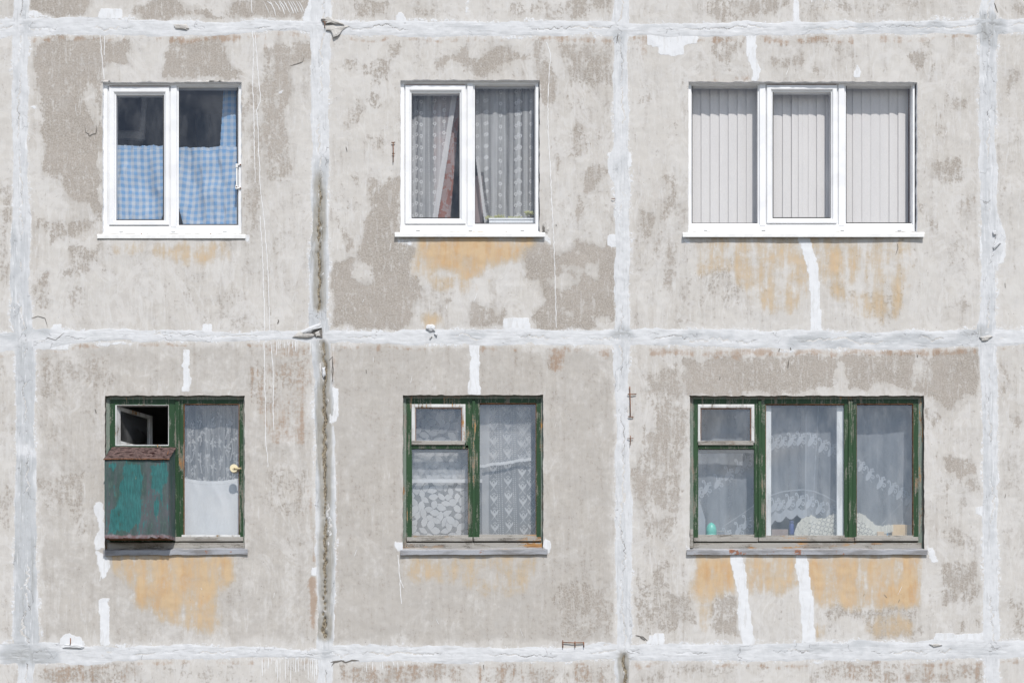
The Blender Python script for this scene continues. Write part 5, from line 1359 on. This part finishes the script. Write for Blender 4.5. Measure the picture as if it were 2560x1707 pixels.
mid = (fx > 760) & (fx < 1440); c.d[:] = np.where(mid & (fy > scal - 75) & (fx < 1120), np.maximum(c.d, .74), c.d); c.d[:] = np.where(mid & (fy > scal) & (fx < 1150), 0, c.d)
c.d[:] = np.where((fx < 250) & (fy > 960 + (fx - 190) * 3.2) & (fx > 150), np.maximum(c.d, .78), c.d)
c.d[:] = np.where((fx > 1900) & (fy > 1190 - (fx - 1920) * 2.6), np.maximum(c.d, .70), c.d)
hang(c, 'sheer curtain with paisley sprigs in swags across the lower right window', 'curtain', .215, M['sheer'], amp=.022, freq=.04, seed=84)
# things on the inner sill of that window
def thing_mesh(m, name, label, cat, mat, base, smooth=False, group=None):
    o = m.build(name, mat, None, smooth); rebase(o, base); return tag(o, label, cat, group)
b = at(*T('f', 300, 1285), .15); lamp = empty('egg_container', b); tag(lamp, 'teal plastic egg shaped container on the inner sill of the lower right window', 'container')
m = MB(); R = .0475; prof = [(R * .92, 0), (R * .99, .012), (R * 1.0, .03), (R * .97, .05), (R * .86, .072), (R * .66, .090), (R * .38, .102), (R * .13, .107), (R * .10, .110), (.0001, .111)]
m.lathe((0, 0, 0), prof, 'z', 32); o = m.build('dome', mat_simple('teal_plastic', (.10, .46, .37), .35, .1, 6), None, True); o.parent = lamp
m = MB(); m.lathe((0, 0, 0), [(R * .9, -.012), (R * 1.02, -.012), (R * 1.02, .004), (R * .9, .004)], 'z', 32); o = m.build('base', mat_simple('teal_base', (.08, .38, .31), .4), None, True); o.parent = lamp
m = MB(); m.tube([at(*T('f', 355, 1250), .16), at(*T('f', 400, 1255), .16), at(*T('f', 435, 1265), .15), at(*T('f', 465, 1285), .15)], .003, 6)
thing_mesh(m, 'cord', 'thin grey cord curving along the sill beside the teal egg container', 'cord', mat_simple('grey_cord', (.40, .40, .38), .6), at(*T('f', 410, 1285), .15))
def carton(label, f, D0, D1, col, side, flap=None):
    p = T('f', f[0], f[1]) + T('f', f[2], f[3]); b = at((p[0] + p[2]) / 2, p[3], D0); e = empty('cardboard_box', b); tag(e, label, 'box')
    m = MB(); m.box(*p, D0, D1); o = m.build('body', mat_simple('cardboard', col, .85, .08, 20), None); o.data.transform(Matrix.Translation(-b)); o.parent = e
    if side:
        q = T('f', side[0], side[1]) + T('f', side[2], side[3]); m = MB(); m.box(*q, D0 + .002 if side[0] > f[2] - 5 else D0 - .002, D1 - .01); o = m.build('flap', mat_simple('cardboard_flap', tuple(c_ * .62 for c_ in col), .85, .1, 20), None); o.data.transform(Matrix.Translation(-b)); o.parent = e
    return e
carton('tan cardboard box at the right end of the lower right window sill', (1842, 1195, 1955, 1290), .15, .22, (.56, .42, .25), (1956, 1197, 2018, 1290))
carton('low flat beige carton with a blue edge between the crochet cloth and the tan box', (1715, 1255, 1795, 1290), .135, .20, (.50, .38, .25), None)
m = MB(); q0 = T('f', 1795, 1250); q1 = T('f', 1806, 1290); m.box(*q0, *q1, .136, .20); 
thing_mesh(m, 'book', 'thin blue edged book standing between the flat carton and the tan box', 'book', mat_simple('blue_edge', (.09, .30, .48), .6), at(*T('f', 1800, 1290), .136))
carton('brownish grey carton in the left corner of the middle light', (815, 1235, 955, 1290), .15, .24, (.23, .175, .15), None)
b = at(*T('f', 985, 1285), .17); jar = empty('jar', b); tag(jar, 'dark blue jar standing left of the crochet cloth', 'jar')
m = MB(); m.lathe((0, 0, 0), [(.0001, 0), (.022, 0), (.0235, .006), (.0235, .085), (.019, .094), (.018, .102)], 'z', 28); o = m.build('body', mat_simple('blue_plastic', (.028, .05, .19), .3), None, True); o.parent = jar
m = MB(); m.lathe((0, 0, 0), [(.020, .100), (.0205, .102), (.0205, .122), (.018, .125), (.0001, .125)], 'z', 28); o = m.build('lid', mat_simple('dark_blue_lid', (.03, .045, .12), .4), None, True); o.parent = jar
# crochet cloth heaped over something soft
c = Cloth(*T('f', 1005, 1095), *T('f', 1850, 1296), 1.1); fx = (c.X - 1690) / .29333; fy = (c.Y - 960) / .29333
prof = np.interp(fx, [1005, 1030, 1080, 1150, 1230, 1300, 1360, 1430, 1530, 1570, 1610, 1660, 1720, 1780, 1820, 1850], [1260, 1190, 1140, 1115, 1150, 1125, 1100, 1090, 1085, 1095, 1115, 1165, 1210, 1205, 1195, 1205]) + (fbm(fx / 16, fx * 0, 95, 3) - .5) * 26
body = fy > prof
xz = np.abs((fx * .9 + fy * .25) / 34 % 1 - .5) * 2; yz = np.abs((fy - fx * .18) / 40 % 1 - .5) * 2
pat = .40 + .52 * (((xz + yz) > 1.05) | (np.abs(xz - yz) < .16)); pat = np.where(fx < 1130, .88 - .22 * (fbm(fx / 10, fy / 10, 96, 3) > .6), pat); pat = np.where((fx > 1560) & (fy < prof + 70), .80, pat); pat = np.where((fx < 1215) & (fx > 1120) & (fy < prof + 40), .85, pat)
low = np.where(fx > 1700, 1270, 1300) + (fx > 1700) * (1800 - fx) * .25; body &= fy < low
c.d[:] = np.where(body, pat, 0)
o = hang(c, 'cream crochet cloth heaped in soft folds along the lower right window sill', 'cloth', .135, M['crochet'], name='crochet_cloth', amp=.030, freq=.10, seed=97)
